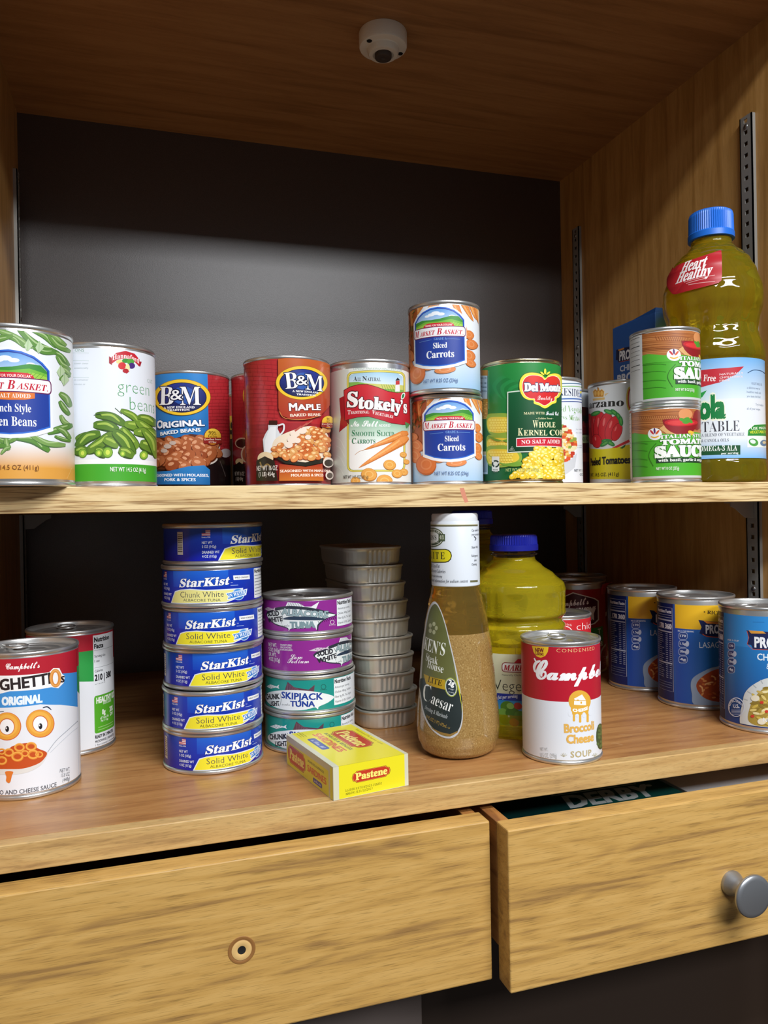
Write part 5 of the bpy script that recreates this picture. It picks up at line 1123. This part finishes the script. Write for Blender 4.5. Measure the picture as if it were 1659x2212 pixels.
a.text('BONELESS & SKINLESS', (48, 9.5), (80, 9.5), 1.9, '#6a6c28', bo=.04); a.text('SARDINES', (47, 17), (84, 17), 5.4, '#d84a2a', bo=.09); a.rrect(58, 18.6, 76, 22.4, 1.2, '#2c3c8c'); a.text('in Olive Oil', (60, 21.5), (74, 21.5), 2.2, '#e4e8f4', 'sc')
a.build('side_print', M_CARD, bx).matrix_parent_inverse = (Matrix.Translation(O*MM) @ Matrix.Rotation(th, 4, 'Z')).inverted()

# salad dressing bottle
F30 = Can(156, 24, ZF, 36.6, 209)
kb = tag(empty('dressing_bottle', F30.X, F30.Y, ZF, F30.rot), 'tall bottle of tan caesar dressing with a white neck sleeve and a teardrop label', 'bottle')
_pk = prof_r([(24, 0), (29, 1.0), (33, 5), (35.8, 13), (36.7, 22), (36.2, 34), (33.6, 62), (31.2, 90), (28.2, 112), (24.6, 130), (22.2, 140), (20.9, 147), (20.6, 155), (20.6, 202)])
def radk(th, z):
    r = _pk(z)
    if z < 142:
        e = max(0, min(1, (142-z)/30)); r *= 1-.035*e*cos(2*(th-radians(52)))*1.0
    return r
M_DRESS = mat('tan_dressing', '#ab8444', rough=0.16); N, L, b = nodes(M_DRESS)
b.inputs['Coat Weight'].default_value = 1.0; b.inputs['Coat Roughness'].default_value = 0.05; b.inputs['Subsurface Weight'].default_value = 0.0
tc = N.new('ShaderNodeTexCoord'); n1 = N.new('ShaderNodeTexNoise'); n1.inputs['Scale'].default_value = 900; n1.inputs['Detail'].default_value = 3
rr = ramp(N, [(0.28, '#74592c'), (0.42, '#947440'), (0.60, '#9c7d48'), (0.76, '#c4ab76')]); L.new(tc.outputs['Object'], n1.inputs['Vector']); L.new(n1.outputs['Fac'], rr.inputs[0]); L.new(rr.outputs[0], b.inputs['Base Color'])
M_AMBER = oil_mat('amber_oil', '#e8c05a', ('#d8a830', 8, 0.9))
surf_bottle('dressing', radk, 0.05, 106, M_DRESS, kb, 110, 80); surf_bottle('oil_layer', radk, 106.05, 146, M_AMBER, kb, 110, 50)['label'] = 'amber oil settled above the dressing'
bm = bmesh.new()
o = lathe('neck_sleeve', [(19, 145.8), (20.8, 145.8), (21.3, 146.5), (21.3, 201.5), (20.9, 202.4), (19, 202.4)], mat('white_film', '#d9dfe6', rough=0.32), kb, 80)
o = lathe('cap', [(0, 202.5), (20.4, 202.5), (20.4, 207.6), (19.6, 209), (0, 209.2)], mat('white_cap_plastic', '#dfe2e5', rough=0.35), kb, 80)
S = Can(F30.X, F30.Y, ZF, 21.4, 209)
a = Art(S, (880, 1080, 3.686))
for y in (200, 646):
    a.poly([(170, y-8), (560, y-8+(0)), (560, y+8), (170, y+8)], '#6d6a4c') if y < 300 else a.poly([(500, 640), (560, 636), (560, 652), (500, 656)], '#6d6a4c')
a.line([(170, 194), (560, 194)], 4, '#d8d2b0', False)
a.ell(200, 298, 92, 76, '#5a6444', n=30); a.ell(200, 298, 84, 68, '#d9dcd2', n=30); a.ell(200, 298, 78, 62, '#3f4c34', n=30); a.ell(195, 298, 62, 44, '#e2e5e2', n=30); a.text('KEN’S', (110, 318), (232, 318), 36, '#2c3328', 'sb'); a.text('HOUSE', (190, 258), (262, 270), 18, '#dfe2d6', 'sb', arc=.3); a.text('DRESSING', (150, 358), (250, 340), 16, '#dfe2d6', 'sb')
a.rect(248, 272, 300, 328, '#4a5840'); a.rect(252, 282, 296, 318, '#55643f'); a.text('41', (256, 312), (292, 312), 30, '#e6e8dc', 'sb')
a.rrect(60, 390, 354, 498, 50, '#3c3a10'); a.rrect(60, 397, 347, 491, 46, '#d9cc1c'); a.text('LITE', (298, 472), None, 56, '#2c2a14', 'sb', sp=1.5, just='r', wf=.78)
for t_, A, B, hh in (('40% Less Fat', 0, (258, 540), 28), ('and Fewer Calories', 0, (304, 582), 28), ('than regular dressing', 0, (278, 618), 20), ('See back label information for sodium content', 0, (482, 656), 25)): a.text(t_, B, None, hh, '#3a3c44', 'si', -.008, just='r', wf=.66)
for i, q in enumerate(('Cap sealed for', 'your protection', '', '', 'Shake Well', '', 'Refrigerate', 'after', 'Opening')): 
    if q: a.text(q, (512+(i in (7,))*20, 250+i*34), None, 20, '#5c5e66', wf=.7)
a.line([(530, 290), (545, 305), (538, 322)], 6, '#3a3c44')
a.build('sleeve_print', M_PAPER, kb)
S = Can(F30.X, F30.Y, ZF, 36.6, 209, rad=radk)
a = Art(S, (880, 1080, 3.686)); a.lift = .25
TD = [(213, 808), (255, 850), (300, 970), (345, 1150), (378, 1290), (420, 1500), (440, 1660), (436, 1780), (400, 1865), (340, 1898), (260, 1880), (180, 1810), (125, 1700), (103, 1560), (104, 1400), (118, 1200), (140, 1020), (170, 870)]
cx_, cy_ = 262, 1420
def shr(k, kk): return [(cx_+(x-cx_)*k, cy_+(y-cy_)*kk) for x, y in TD]
a.poly(TD, '#b9babb', True); a.poly(shr(.925, .968), '#6f6a50', True); a.poly(shr(.91, .962), ('g', '#565a30', '#67683a'), True)
a.poly([(108, 1420), (300, 1470), (420, 1530), (434, 1660), (428, 1770), (395, 1845), (340, 1874), (262, 1858), (185, 1790), (135, 1690), (112, 1560)], '#232c2c', True); a.poly([(420, 1520), (360, 1300), (385, 1400), (436, 1660), (436, 1700)], '#c2bc2c')
a.poly([(175, 1800), (262, 1866), (340, 1884), (398, 1852), (430, 1780), (404, 1836), (340, 1864), (262, 1846)], '#8a6c34')
for k in range(5): q = 2*pi*k/5; a.ell(205+26*cos(q), 1020+34*sin(q), 12, 18, '#9a9c78')
a.text('KEN’S', (132, 1180), (296, 1240), 92, '#e0e2da', 'sb', -.005, sh=.0); a.text('Steak', (148, 1275), (240, 1312), 60, '#d8dad2', 'sb', -.005); a.text('House', (158, 1330), (284, 1378), 62, '#d8dad2', 'sb', -.005)
a.poly([(132, 1382), (300, 1432), (302, 1510), (150, 1462)], '#b08f1e'); a.text('LITE', (165, 1445), (274, 1482), 46, '#33290c', 'sb')
a.ell(348, 1490, 50, 78, '#8f9a3c', -8); a.ell(348, 1490, 44, 70, '#cdd0ca', -8); a.ell(348, 1490, 39, 64, '#26333a', -8); a.text('2g', (326, 1470), (370, 1482), 44, '#e8eae8', bo=.05); a.text('of sugar', (326, 1505), (372, 1516), 13, '#cfd4d4'); a.text('per serving', (328, 1530), (370, 1540), 12, '#cfd4d4')
a.text('C', (124, 1592), (186, 1612), 140, '#e4e6e2', 'sb', -.02); a.text('aesar', (186, 1614), (350, 1690), 92, '#e4e6e2', 'sb', -.01)
a.text('Dressing & Marinade', (140, 1660), (318, 1742), 34, '#a9b0b0', 'si', -.005); a.text('16 FL OZ (1 PT) 473mL', (150, 1730), (312, 1815), 28, '#a98a3c', bo=0); a.text('U', (322, 1818), (338, 1822), 14, '#a98a3c')
a.build('teardrop_label', M_PAPER, kb)['label'] = 'olive and dark green teardrop label'

# two small oil bottles
def oil_jug(F, H, label, lab=True):
    r = tag(empty('oil_bottle', F.X, F.Y, ZF, F.rot), label, 'bottle', 'blue capped oil bottles')
    k = H-187
    pr = prof_r([(44, 0), (47, 2), (48.3, 7), (48, 20), (46.5, 24), (46.5, 84), (48, 88), (48, 100), (44.5, 104), (44.5, 107), (48.2, 112), (48.6, 134), (47.4, 140), (38, 149), (27, 157), (20.5, 163), (20.2, 165.5)] if k < 5 else [(44, 0), (47, 2), (48.3, 7), (48, 20), (46.5, 24), (46.5, 84+k), (48, 88+k), (48, 100+k), (44.5, 104+k), (44.5, 107+k), (48.2, 112+k), (48.6, 134+k), (47.4, 140+k), (38, 149+k), (27, 157+k), (20.5, 163+k), (20.2, 165.5+k)])
    def rad(th, z):
        q = pr(z)
        if 86+k < z < 165+k:
            w_ = sin(pi*min(1, (z-86-k)/60))
            q *= 1+.012*w_*(abs(cos(4*th))**.35*2-1)
            if 113+k < z < 134+k: q *= 1-.035*(max(0, cos(8*th))**.6)*sin(pi*(z-113-k)/21)
            if 88+k < z < 102+k: q *= 1-.03*(max(0, cos(8*th+1.2))**.6)*sin(pi*(z-88-k)/14)
        return q
    surf_bottle('bottle', rad, 0.05, 165.5+k, M_OIL2, r, 144, 150)
    lathe('neck_ring', [(18, 165.6+k), (20.2, 165.6+k), (21, 167.2+k), (23.2, 168+k), (23.2, 168.9+k), (20.8, 169.6+k), (20.4, 171.5+k), (18, 171.5+k)], M_CLEAR, r, 72)
    ribbed_cap('cap', 23.0, 15.5, M_BLUE2, r, 171.6+k, 60, .36)
    return r, pr
F31 = Can(238, 72, ZF, 48, 187)
o1, pr31 = oil_jug(F31, 187, 'blue capped jug of yellow vegetable oil between the dressing bottle and the soup can')
F32 = Can(245, 186, ZF, 48, 211)
o2, _ = oil_jug(F32, 211, 'farther oil bottle in the dark, just showing right of the white neck sleeve')
S = Can(F31.X, F31.Y, ZF, 46.5, 187); a = Art(S, (880, 1080, 3.686)); a.lift = .4
vt, v1, v2, vb = (a.at(800, y)[1] for y in (1228, 1543, 1596, 1798)); a.bg('#dbd9b4', vb, vt, -146, 146); a.bg('#2c3a9c', v2, v1, -146, 146); a.bg(('g', '#2f8ad0', '#7fb8dc'), vb+.5, v2, -146, 146)
a.poly([(680, 1555), (900, 1540), (900, 1590), (680, 1590)], '#2c3a9c') if 0 else None
a.rrect(752, 1292, 1050, 1370, 24, '#8c2a34'); a.rrect(758, 1298, 1044, 1364, 20, '#f2efe6'); a.poly([(850, 1296), (880, 1265), (1000, 1265), (1030, 1296)], '#c4202c'); a.text('MARKET BASKET', (766, 1356), None, 46, '#b3202c', 'si', .02, wf=.85); a.text('Naturally Cholesterol Free', (755, 1398), (1010, 1396), 16, '#6a6c58')
a.text('Vegetable Oil', (690, 1510), None, 92, '#33352c', bo=-.012, wf=.9); a.text('0g trans fat per serving', (640, 1582), (880, 1572), 26, '#e9ecf4', 'si', .01)
for x, y, q_, c in ((800, 1650, 60, '#5a8a2c'), (760, 1690, 40, '#7fb04a'), (840, 1700, 60, '#4a7a28'), (880, 1640, 34, '#b83a2c'), (780, 1750, 46, '#6aa038'), (850, 1770, 40, '#c23a24'), (820, 1640, 30, '#8fbf5a'), (900, 1720, 50, '#5a9030')): a.ell(x, y, q_, q_*.8, c, 20)
a.build('paper_label', M_PAPER, o1)

# condensed soup can in front
F40 = Can(236.2, -15.2, ZF, 33.4, 101.6)
sp = can('soup_can', F40, 'red and white condensed soup can standing alone at the front of the counter', 'can', 'soup cans', rim=.8, tab=0.2)
a = Art(F40, (1090, 1200, 4.6088))
a.bg('#dfe2e8', 4.2, 97.2); a.bg('#b5172c', 52.3, 97.2)
a.poly([(272, 898), (438, 910), (430, 960), (405, 1000), (360, 1018), (318, 1003), (288, 960)], '#e8bf2c'); a.text('NEW', (308, 962), (390, 966), 44, '#7c1c1c', bo=.06); a.text('LOOK!', (312, 990), (388, 996), 24, '#7c1c1c', bo=.06)
a.text('CONDENSED', (516, 962), (894, 938), 36, '#e9c084', bo=-.01, sp=1.2)
u1_, v1_ = a.at(300, 1225)
a.text('C', (305, 1232), (455, 1222), 195, '#f4f4f6', 'sc', .03); a.text('ampbell’s', (425, 1232), None, 150, '#f4f4f6', 'sc', .03, wf=1.06); a.poly([(290, 1022), (300, 1020), (318, 1050), (318, 1072), (300, 1048)], '#f4f4f6')
a.ell(747, 1450, 110, 108, '#e0aa3c', n=36); 
for x, y in ((690, 1640), (752, 1652), (826, 1648)): a.line([(x, 1530), (x, y-8), (x, y)], 22, '#e0aa3c', False); a.ell(x, y, 12, 12, '#e0aa3c')
a.rect(660, 1510, 838, 1580, '#e0aa3c'); a.ell(722, 1592, 14, 18, '#dfe2e8'); a.ell(790, 1586, 18, 26, '#dfe2e8'); a.ell(652, 1572, 20, 30, '#dfe2e8'); a.ell(853, 1562, 20, 32, '#dfe2e8')
a.poly([(690, 1425), (770, 1382), (808, 1440), (700, 1440)], '#f2efe6'); a.poly([(692, 1446), (808, 1446), (810, 1490), (690, 1485)], '#f2efe6'); a.ell(762, 1465, 9, 12, '#e0aa3c'); a.ell(728, 1440, 12, 6, '#e0aa3c'); a.text('CHEESE', (680, 1552), (826, 1530), 30, '#f8f4e8', bo=.07, arc=-.35)
a.text('Broccoli', (597, 1762), (888, 1726), 88, '#e0ae54', bo=.05); a.text('Cheese', (618, 1868), (884, 1842), 88, '#e0ae54', bo=.05); a.text('SOUP', (658, 2010), (862, 1988), 64, '#b9a878', bo=.02, sp=1.1)
a.text('NET WT.', (358, 1940), (435, 1946), 34, '#b3b4b4', bo=0); a.text('10.5 OZ. (298g)', (358, 2006), (522, 2012), 46, '#b3b4b4', bo=0)
for cx in (590, 900):
    for q in (-60, -30, 0, 30, 60): a.line([(cx, 2002), (cx+36*sin(radians(q)), 2002-38*cos(radians(q)))], 5, '#bab49c', False)
a.ell(950, 1800, 40, 130, '#3d5230'); 
for p in scatter(925, 1690, 985, 1910, 16, 3): a.ell(p[0], p[1], 12, 14, '#57703c')
a.rect(150, 1300, 170, 1700, '#c8d4da') if 0 else None
a.build('paper_label', M_PAPER, sp)

# red chicken soup can, half hidden, and the large soup cans behind it
F41 = Can(314.1, 120.6, ZF, 33.4, 101.6)
s3 = can('soup_can', F41, 'red condensed chicken soup can mostly hidden behind the front soup can', 'can', 'soup cans', rim=.8, tab=1.0)
a = Art(F41, (1090, 1200, 4.6088)); a.bg('#c8262e', 4.2, 97.2); a.bg('#e8e6e2', 4.2, 45); a.text('chick', (716, 742), (866, 716), 74, '#f4f0ee', bo=-.015); a.text('Healthy for life', (560, 680), (665, 705), 24, '#f0dcd8', bo=.0); a.line([(590, 700), (640, 715), (670, 745)], 8, '#f0e8e4')
a.build('paper_label', M_PAPER, s3)
F42 = Can(433.7, 284.5, ZF, 39.3, 117)
s4 = can('soup_can', F42, 'large dark red chunky soup can with a torn label flap at the back right', 'can', 'large soup cans', tab=1.2)
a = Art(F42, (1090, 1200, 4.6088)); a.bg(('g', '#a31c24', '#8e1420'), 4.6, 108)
HX = [(560, 420), (680, 366), (900, 425), (938, 450), (940, 640), (900, 680), (700, 730), (520, 700), (480, 600), (480, 460)]
a.poly(HX, '#eae6e6'); a.poly([(690+(x-690)*.95, 545+(y-545)*.94) for x, y in HX], '#4a1424')
a.text('Campbell’s', (520, 505), (838, 482), 66, '#efe6e8', 'sc', .02); a.text('CHUNKY', (430, 645), (908, 628), 120, '#efecec', bo=.09)
a.poly([(800, 730), (975, 702), (985, 890), (960, 905), (800, 930)], '#2c8a3c'); a.text('T', (930, 780), None, 52, '#eef4ec', bo=.05); a.text('B', (938, 836), None, 46, '#eef4ec', bo=.05); a.text('ER', (975, 895), None, 46, '#eef4ec', bo=.05, just='r', wf=.7)
a.line([(1010, 880), (960, 960), (945, 1100), (930, 1220)], 16, '#c4c4c6'); 
for i in range(16): a.line([(975+(i % 3)*12, 1010+i*20), (1005, 1005+i*20)], 6, '#c07a80', False)
a.text('NET', (942, 1345), (968, 1340), 20, '#e6c8c8', bo=.04)
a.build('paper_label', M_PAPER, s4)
bm = bmesh.new(); rws = []
for i in range(7):
    aa = radians(58+i*6); row = []
    for j, (dr, z) in enumerate(((0.3, 100), (1.5, 108), (5, 113), (9.5, 115.5-(i-3)**2*.25))):
        R_ = 39.3+dr*(1 if i > 1 else .5); row.append(bm.verts.new((R_*sin(aa)*MM, -R_*cos(aa)*MM, z*MM)))
    rws.append(row)
for A, B in zip(rws, rws[1:]):
    for j in range(3): bm.faces.new((A[j], B[j], B[j+1], A[j+1]))
fl = bm_obj('label_flap', bm, mat('red_label_paper', '#a01c28', rough=0.45), s4, True); sm = fl.modifiers.new('thickness', 'SOLIDIFY'); sm.thickness = 0.00025; fl['label'] = 'torn flap of the paper label'
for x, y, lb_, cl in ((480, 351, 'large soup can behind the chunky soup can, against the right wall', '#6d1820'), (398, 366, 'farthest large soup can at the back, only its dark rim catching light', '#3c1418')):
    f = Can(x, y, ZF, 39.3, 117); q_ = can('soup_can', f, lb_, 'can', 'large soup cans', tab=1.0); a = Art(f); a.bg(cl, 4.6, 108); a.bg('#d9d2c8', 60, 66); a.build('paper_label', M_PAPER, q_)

# blue soup cans along the right wall
F50, F51, F52 = Can(459.5, 176.5, ZF, 39.2, 117), Can(463, 88, ZF, 39.2, 117), Can(464, -5.5, ZF, 39.2, 117)
def blue_label(a, light):
    if not light:
        a.bg('#1d4fa0', 5.5, 108.5); cl = a.at(765, 800)[0]; cr = a.at(785, 800)[0]
        a.bg('#14225c', 5.5, 108.5, cl-40, cl)
        a.bg(('gh', '#1b46a0', '#1f6fae'), 5.5, 108.5, cr, cr+56); a.bg('#e3b324', 83.5, 108.5, cr, cr+56)
        a.text('• RICH & HEARTY •', (1050, 462), (1400, 470), 34, '#3c2c14', 'sb', .02)
        a.poly([(1000, 520), (1060, 530), (1450, 540), (1450, 690), (1065, 675), (1010, 648), (1030, 590)], '#16204e'); a.poly([(1050, 530), (1200, 545), (1450, 530), (1450, 560), (1080, 555)], '#d9822c'); a.line([(1040, 655), (1100, 680), (1300, 690)], 8, '#c8542c'); a.text('PROGRESSO', (1072, 650), None, 84, '#e2e6ee', bo=.04, wf=.62); a.text('LASAGNA-STYLE', (1010, 785), None, 58, '#cfdcea', wf=.80)
        a.text('PER 1 CUP SERVING', (808, 632), (958, 640), 15, '#c8d2e4', bo=.05); x0, y0 = 815, 640
    else:
        a.bg('#2f7fc4', 5.5, 108.5); cl = a.at(1245, 800)[0]; cr = a.at(1250, 800)[0]
        a.bg('#1a2450', 5.5, 108.5, cl-40, cl+.2); a.bg('#2f86cc', 79, 108.5, cr, cr+60); a.bg(('g', '#2377bc', '#163c86'), 5.5, 79, cr, cr+60)
        a.poly([(1455, 620), (1540, 625), (1900, 640), (1900, 800), (1520, 800), (1500, 760), (1460, 750), (1475, 690)], '#1a2450'); a.poly([(1475, 620), (1610, 628), (1640, 650), (1500, 650)], '#dd9a3c'); a.line([(1460, 625), (1478, 690), (1462, 748), (1510, 798), (1700, 805)], 5, '#c8542c', False); a.text('PROGRESSO', (1535, 778), None, 100, '#eef1f5', bo=.045, wf=.68)
        a.text('CHICKEN NOODLE', (1558, 900), None, 66, '#e2ecf4', bo=.02, wf=.78); a.text('& HERBS', (1645, 985), (1850, 990), 52, '#e2ecf4', 'si'); a.line([(1515, 540), (1625, 542)], 3, '#1c4c84', False); a.text('PER 1 CUP', (1280, 715), (1385, 728), 15, '#c8d2e4', bo=.05); x0, y0 = 1280, 735
    for i, (hh, t_) in enumerate(((70, '170'), (78, '1.5g'), (84, '390mg'), (72, '4g'))):
        yy = y0+i*74; k_ = 82 if not light else 66
        a.rrect(x0, yy, x0+k_, yy+68, 20, '#b9c4dc'); a.rrect(x0+4, yy+4, x0+k_-4, yy+64, 17, '#1b3c84' if not light else '#1a3470'); a.text(t_, (x0+14, yy+42), (x0+k_-14, yy+44), 24, '#d8e0ee', bo=.04)
        if i in (1, 2): a.ell(x0+k_, yy+34, 16, 26, '#b9c4dc')
    # facts panel
    a.loc = (cl-27, 104.5, .1); a.line([(4, 4), (262, 4), (262, 890), (4, 890), (4, 4)], 6, '#a9b0c8', False)
    a.text('Nutrition Facts', (10, 62), (250, 62), 36, '#d8dcea', bo=.05)
    for y, wd in ((84, 4), (110, 4), (140, 16), (230, 4), (262, 14)): a.line([(10, y), (254, y)], wd, '#a9b0c8', False)
    a.text('170 360', (60, 226), (250, 226), 52, '#d8dcea', bo=.06); rr_ = random.Random(3)
    for i in range(22):
        y = 286+i*22
        if i == 14: a.line([(10, y), (254, y)], 16, '#a9b0c8', False); continue
        a.line([(12, y), (rr_.uniform(90, 150), y)], 9, '#7a82a4', False); a.line([(168, y), (200, y)], 9, '#8a92b2', False); a.line([(222, y), (250, y)], 9, '#8a92b2', False)
    for i in range(3): a.line([(12, 800+i*26), (248, 800+i*26)], 6, '#6a7296', False)
    a.loc = None
def bowl(a, light):
    if not light:
        a.poly([(930, 1120), (960, 1060), (1060, 1000), (1160, 965), (1300, 960), (1560, 1100), (1500, 1310), (1300, 1350), (980, 1330), (940, 1220)], '#8c9fb8', True); a.poly([(985, 1120), (1060, 1040), (1180, 985), (1300, 990), (1500, 1130), (1400, 1280), (1240, 1300), (1080, 1270), (1000, 1200)], '#9a4018', True)
        for p in scatter(1000, 1030, 1400, 1270, 40, 6, lambda x, y: ((x-1200)/210)**2+((y-1150)/125)**2 < 1): a.ell(p[0], p[1], 20, 9, r.choice(['#c06a30', '#b04e20', '#d08a4c', '#8a3414']), r.uniform(-60, 60))
        for A, B in (((1010, 1140), (1040, 1200)), ((1060, 1130), (1140, 1110)), ((1120, 1050), (1160, 1090))): a.line([A, ((A[0]+B[0])/2+10, (A[1]+B[1])/2-8), B], 14, '#dca468')
    else:
        a.poly([(1395, 1480), (1420, 1300), (1450, 1200), (1540, 1120), (1680, 1065), (1900, 1060), (2100, 1300), (2050, 1540), (1700, 1560), (1450, 1540)], '#cdd1d0', True)
        for i in range(9): q_ = radians(200+i*14); a.line([(1750+300*cos(q_), 1380+290*sin(q_)), (1750+345*cos(q_), 1380+330*sin(q_))], 10, '#aab0b2', False)
        a.poly([(1480, 1480), (1495, 1330), (1560, 1220), (1660, 1150), (1850, 1130), (2020, 1300), (1980, 1500), (1650, 1530)], '#a68c3c', True)
        for p in scatter(1490, 1150, 1960, 1510, 70, 8, lambda x, y: ((x-1730)/240)**2+((y-1330)/185)**2 < 1): a.ell(p[0], p[1], 34, 12, r.choice(['#dcc678', '#cbb04e', '#e6d9a4', '#8a7430', '#c2a85a']), r.uniform(-50, 50))
        for x, y in ((1515, 1430), (1645, 1385), (1600, 1300)): a.ell(x, y, 18, 14, '#c83a2c')
        for x, y in ((1540, 1260), (1600, 1480)): a.ell(x, y, 40, 30, '#e4dcc4')
        a.ring(1365, 1345, 76, 92, 8, '#d0d6e4'); a.text('INSPECTED', (1302, 1370), (1430, 1340), 30, '#d0d6e4', bo=.05, arc=2.0); a.text('U.S.', (1340, 1352), (1395, 1352), 34, '#d0d6e4', bo=.05)
        for i in range(4): a.line([(1320, 1372+i*13), (1412, 1372+i*13)], 5, '#aab2c8', False)
        a.text('NET WT 18.5 OZ', (1612, 1480), (2000, 1500), 40, '#e6e8ea', bo=.03)
        a.P = [(t, l, c) for t, l, c in a.P if min(p[1] for p in t) > 4.9]
s6 = can('soup_can', F51, 'blue lasagna soup can with a yellow band, middle can along the right wall', 'can', 'blue soup cans', tab=1.9)
a = Art(F51, (1280, 1220, 4.3773)); blue_label(a, False); bowl(a, False); lab6 = a.build('paper_label', M_PAPER, s6); u0 = a.at(770, 800)[0]
s5 = can('soup_can', F50, 'blue lasagna soup can with a yellow band, farthest back along the right wall', 'can', 'blue soup cans', tab=1.6, rot=(F50.uv(1280+328/4.3773, 1220+700/4.3773)[0]-u0)/39.2); copy_label(lab6, s5)
s7 = can('soup_can', F52, 'bright blue noodle soup can with a white bowl, nearest the counter edge at right', 'can', 'blue soup cans', tab=2.1)
a = Art(F52, (1280, 1220, 4.3773)); blue_label(a, True); bowl(a, True); a.build('paper_label', M_PAPER, s7)

# in the open drawer
db = tag(empty('green_box', 268, 0, -343.9), 'dark green printed box lying in the open right drawer', 'box')
bm = bmesh.new(); box_bm(bm, -88, 88, -62, 60, 0, 62, 1.0); bm_obj('carton_body', bm, mat('green_card', '#0f4a42', rough=0.35), db)
tpf = Face((180, -62, -281.9), (1, 0, 0), (0, 1, 0)); a = Art(tpf, (1000, 1690, 3.318)); a.lift = .06
a.uvpoly([(0, 0), (176, 0), (176, 122), (0, 122)], '#0e5048'); a.uvpoly([(0, 0), (90, 0), (60, 122), (0, 122)], '#0b3a38')
a.loc = (0, 0, 1.0); a.rect(150, -75, 60, -73.2, '#d6dcda')
a.text('DERBY', (63, -44), (150, -44), 27, '#c9cfce', bo=.05, sh=.25); a.ell(158, -66, 3.2, 2.6, '#cfd8d6'); a.loc = None
p_ = a.build('top_print', M_PAPER, db); p_.matrix_parent_inverse = Matrix.Translation((-268*MM, 0, 343.9*MM))
wp = tag(box('paper_pad', 372, 512, -70, 150, -343.9, -288, mat('white_paper', '#dcdcdc', rough=0.6), None, 0.6), 'white block of paper lying in the open drawer right of the green box', 'paper')
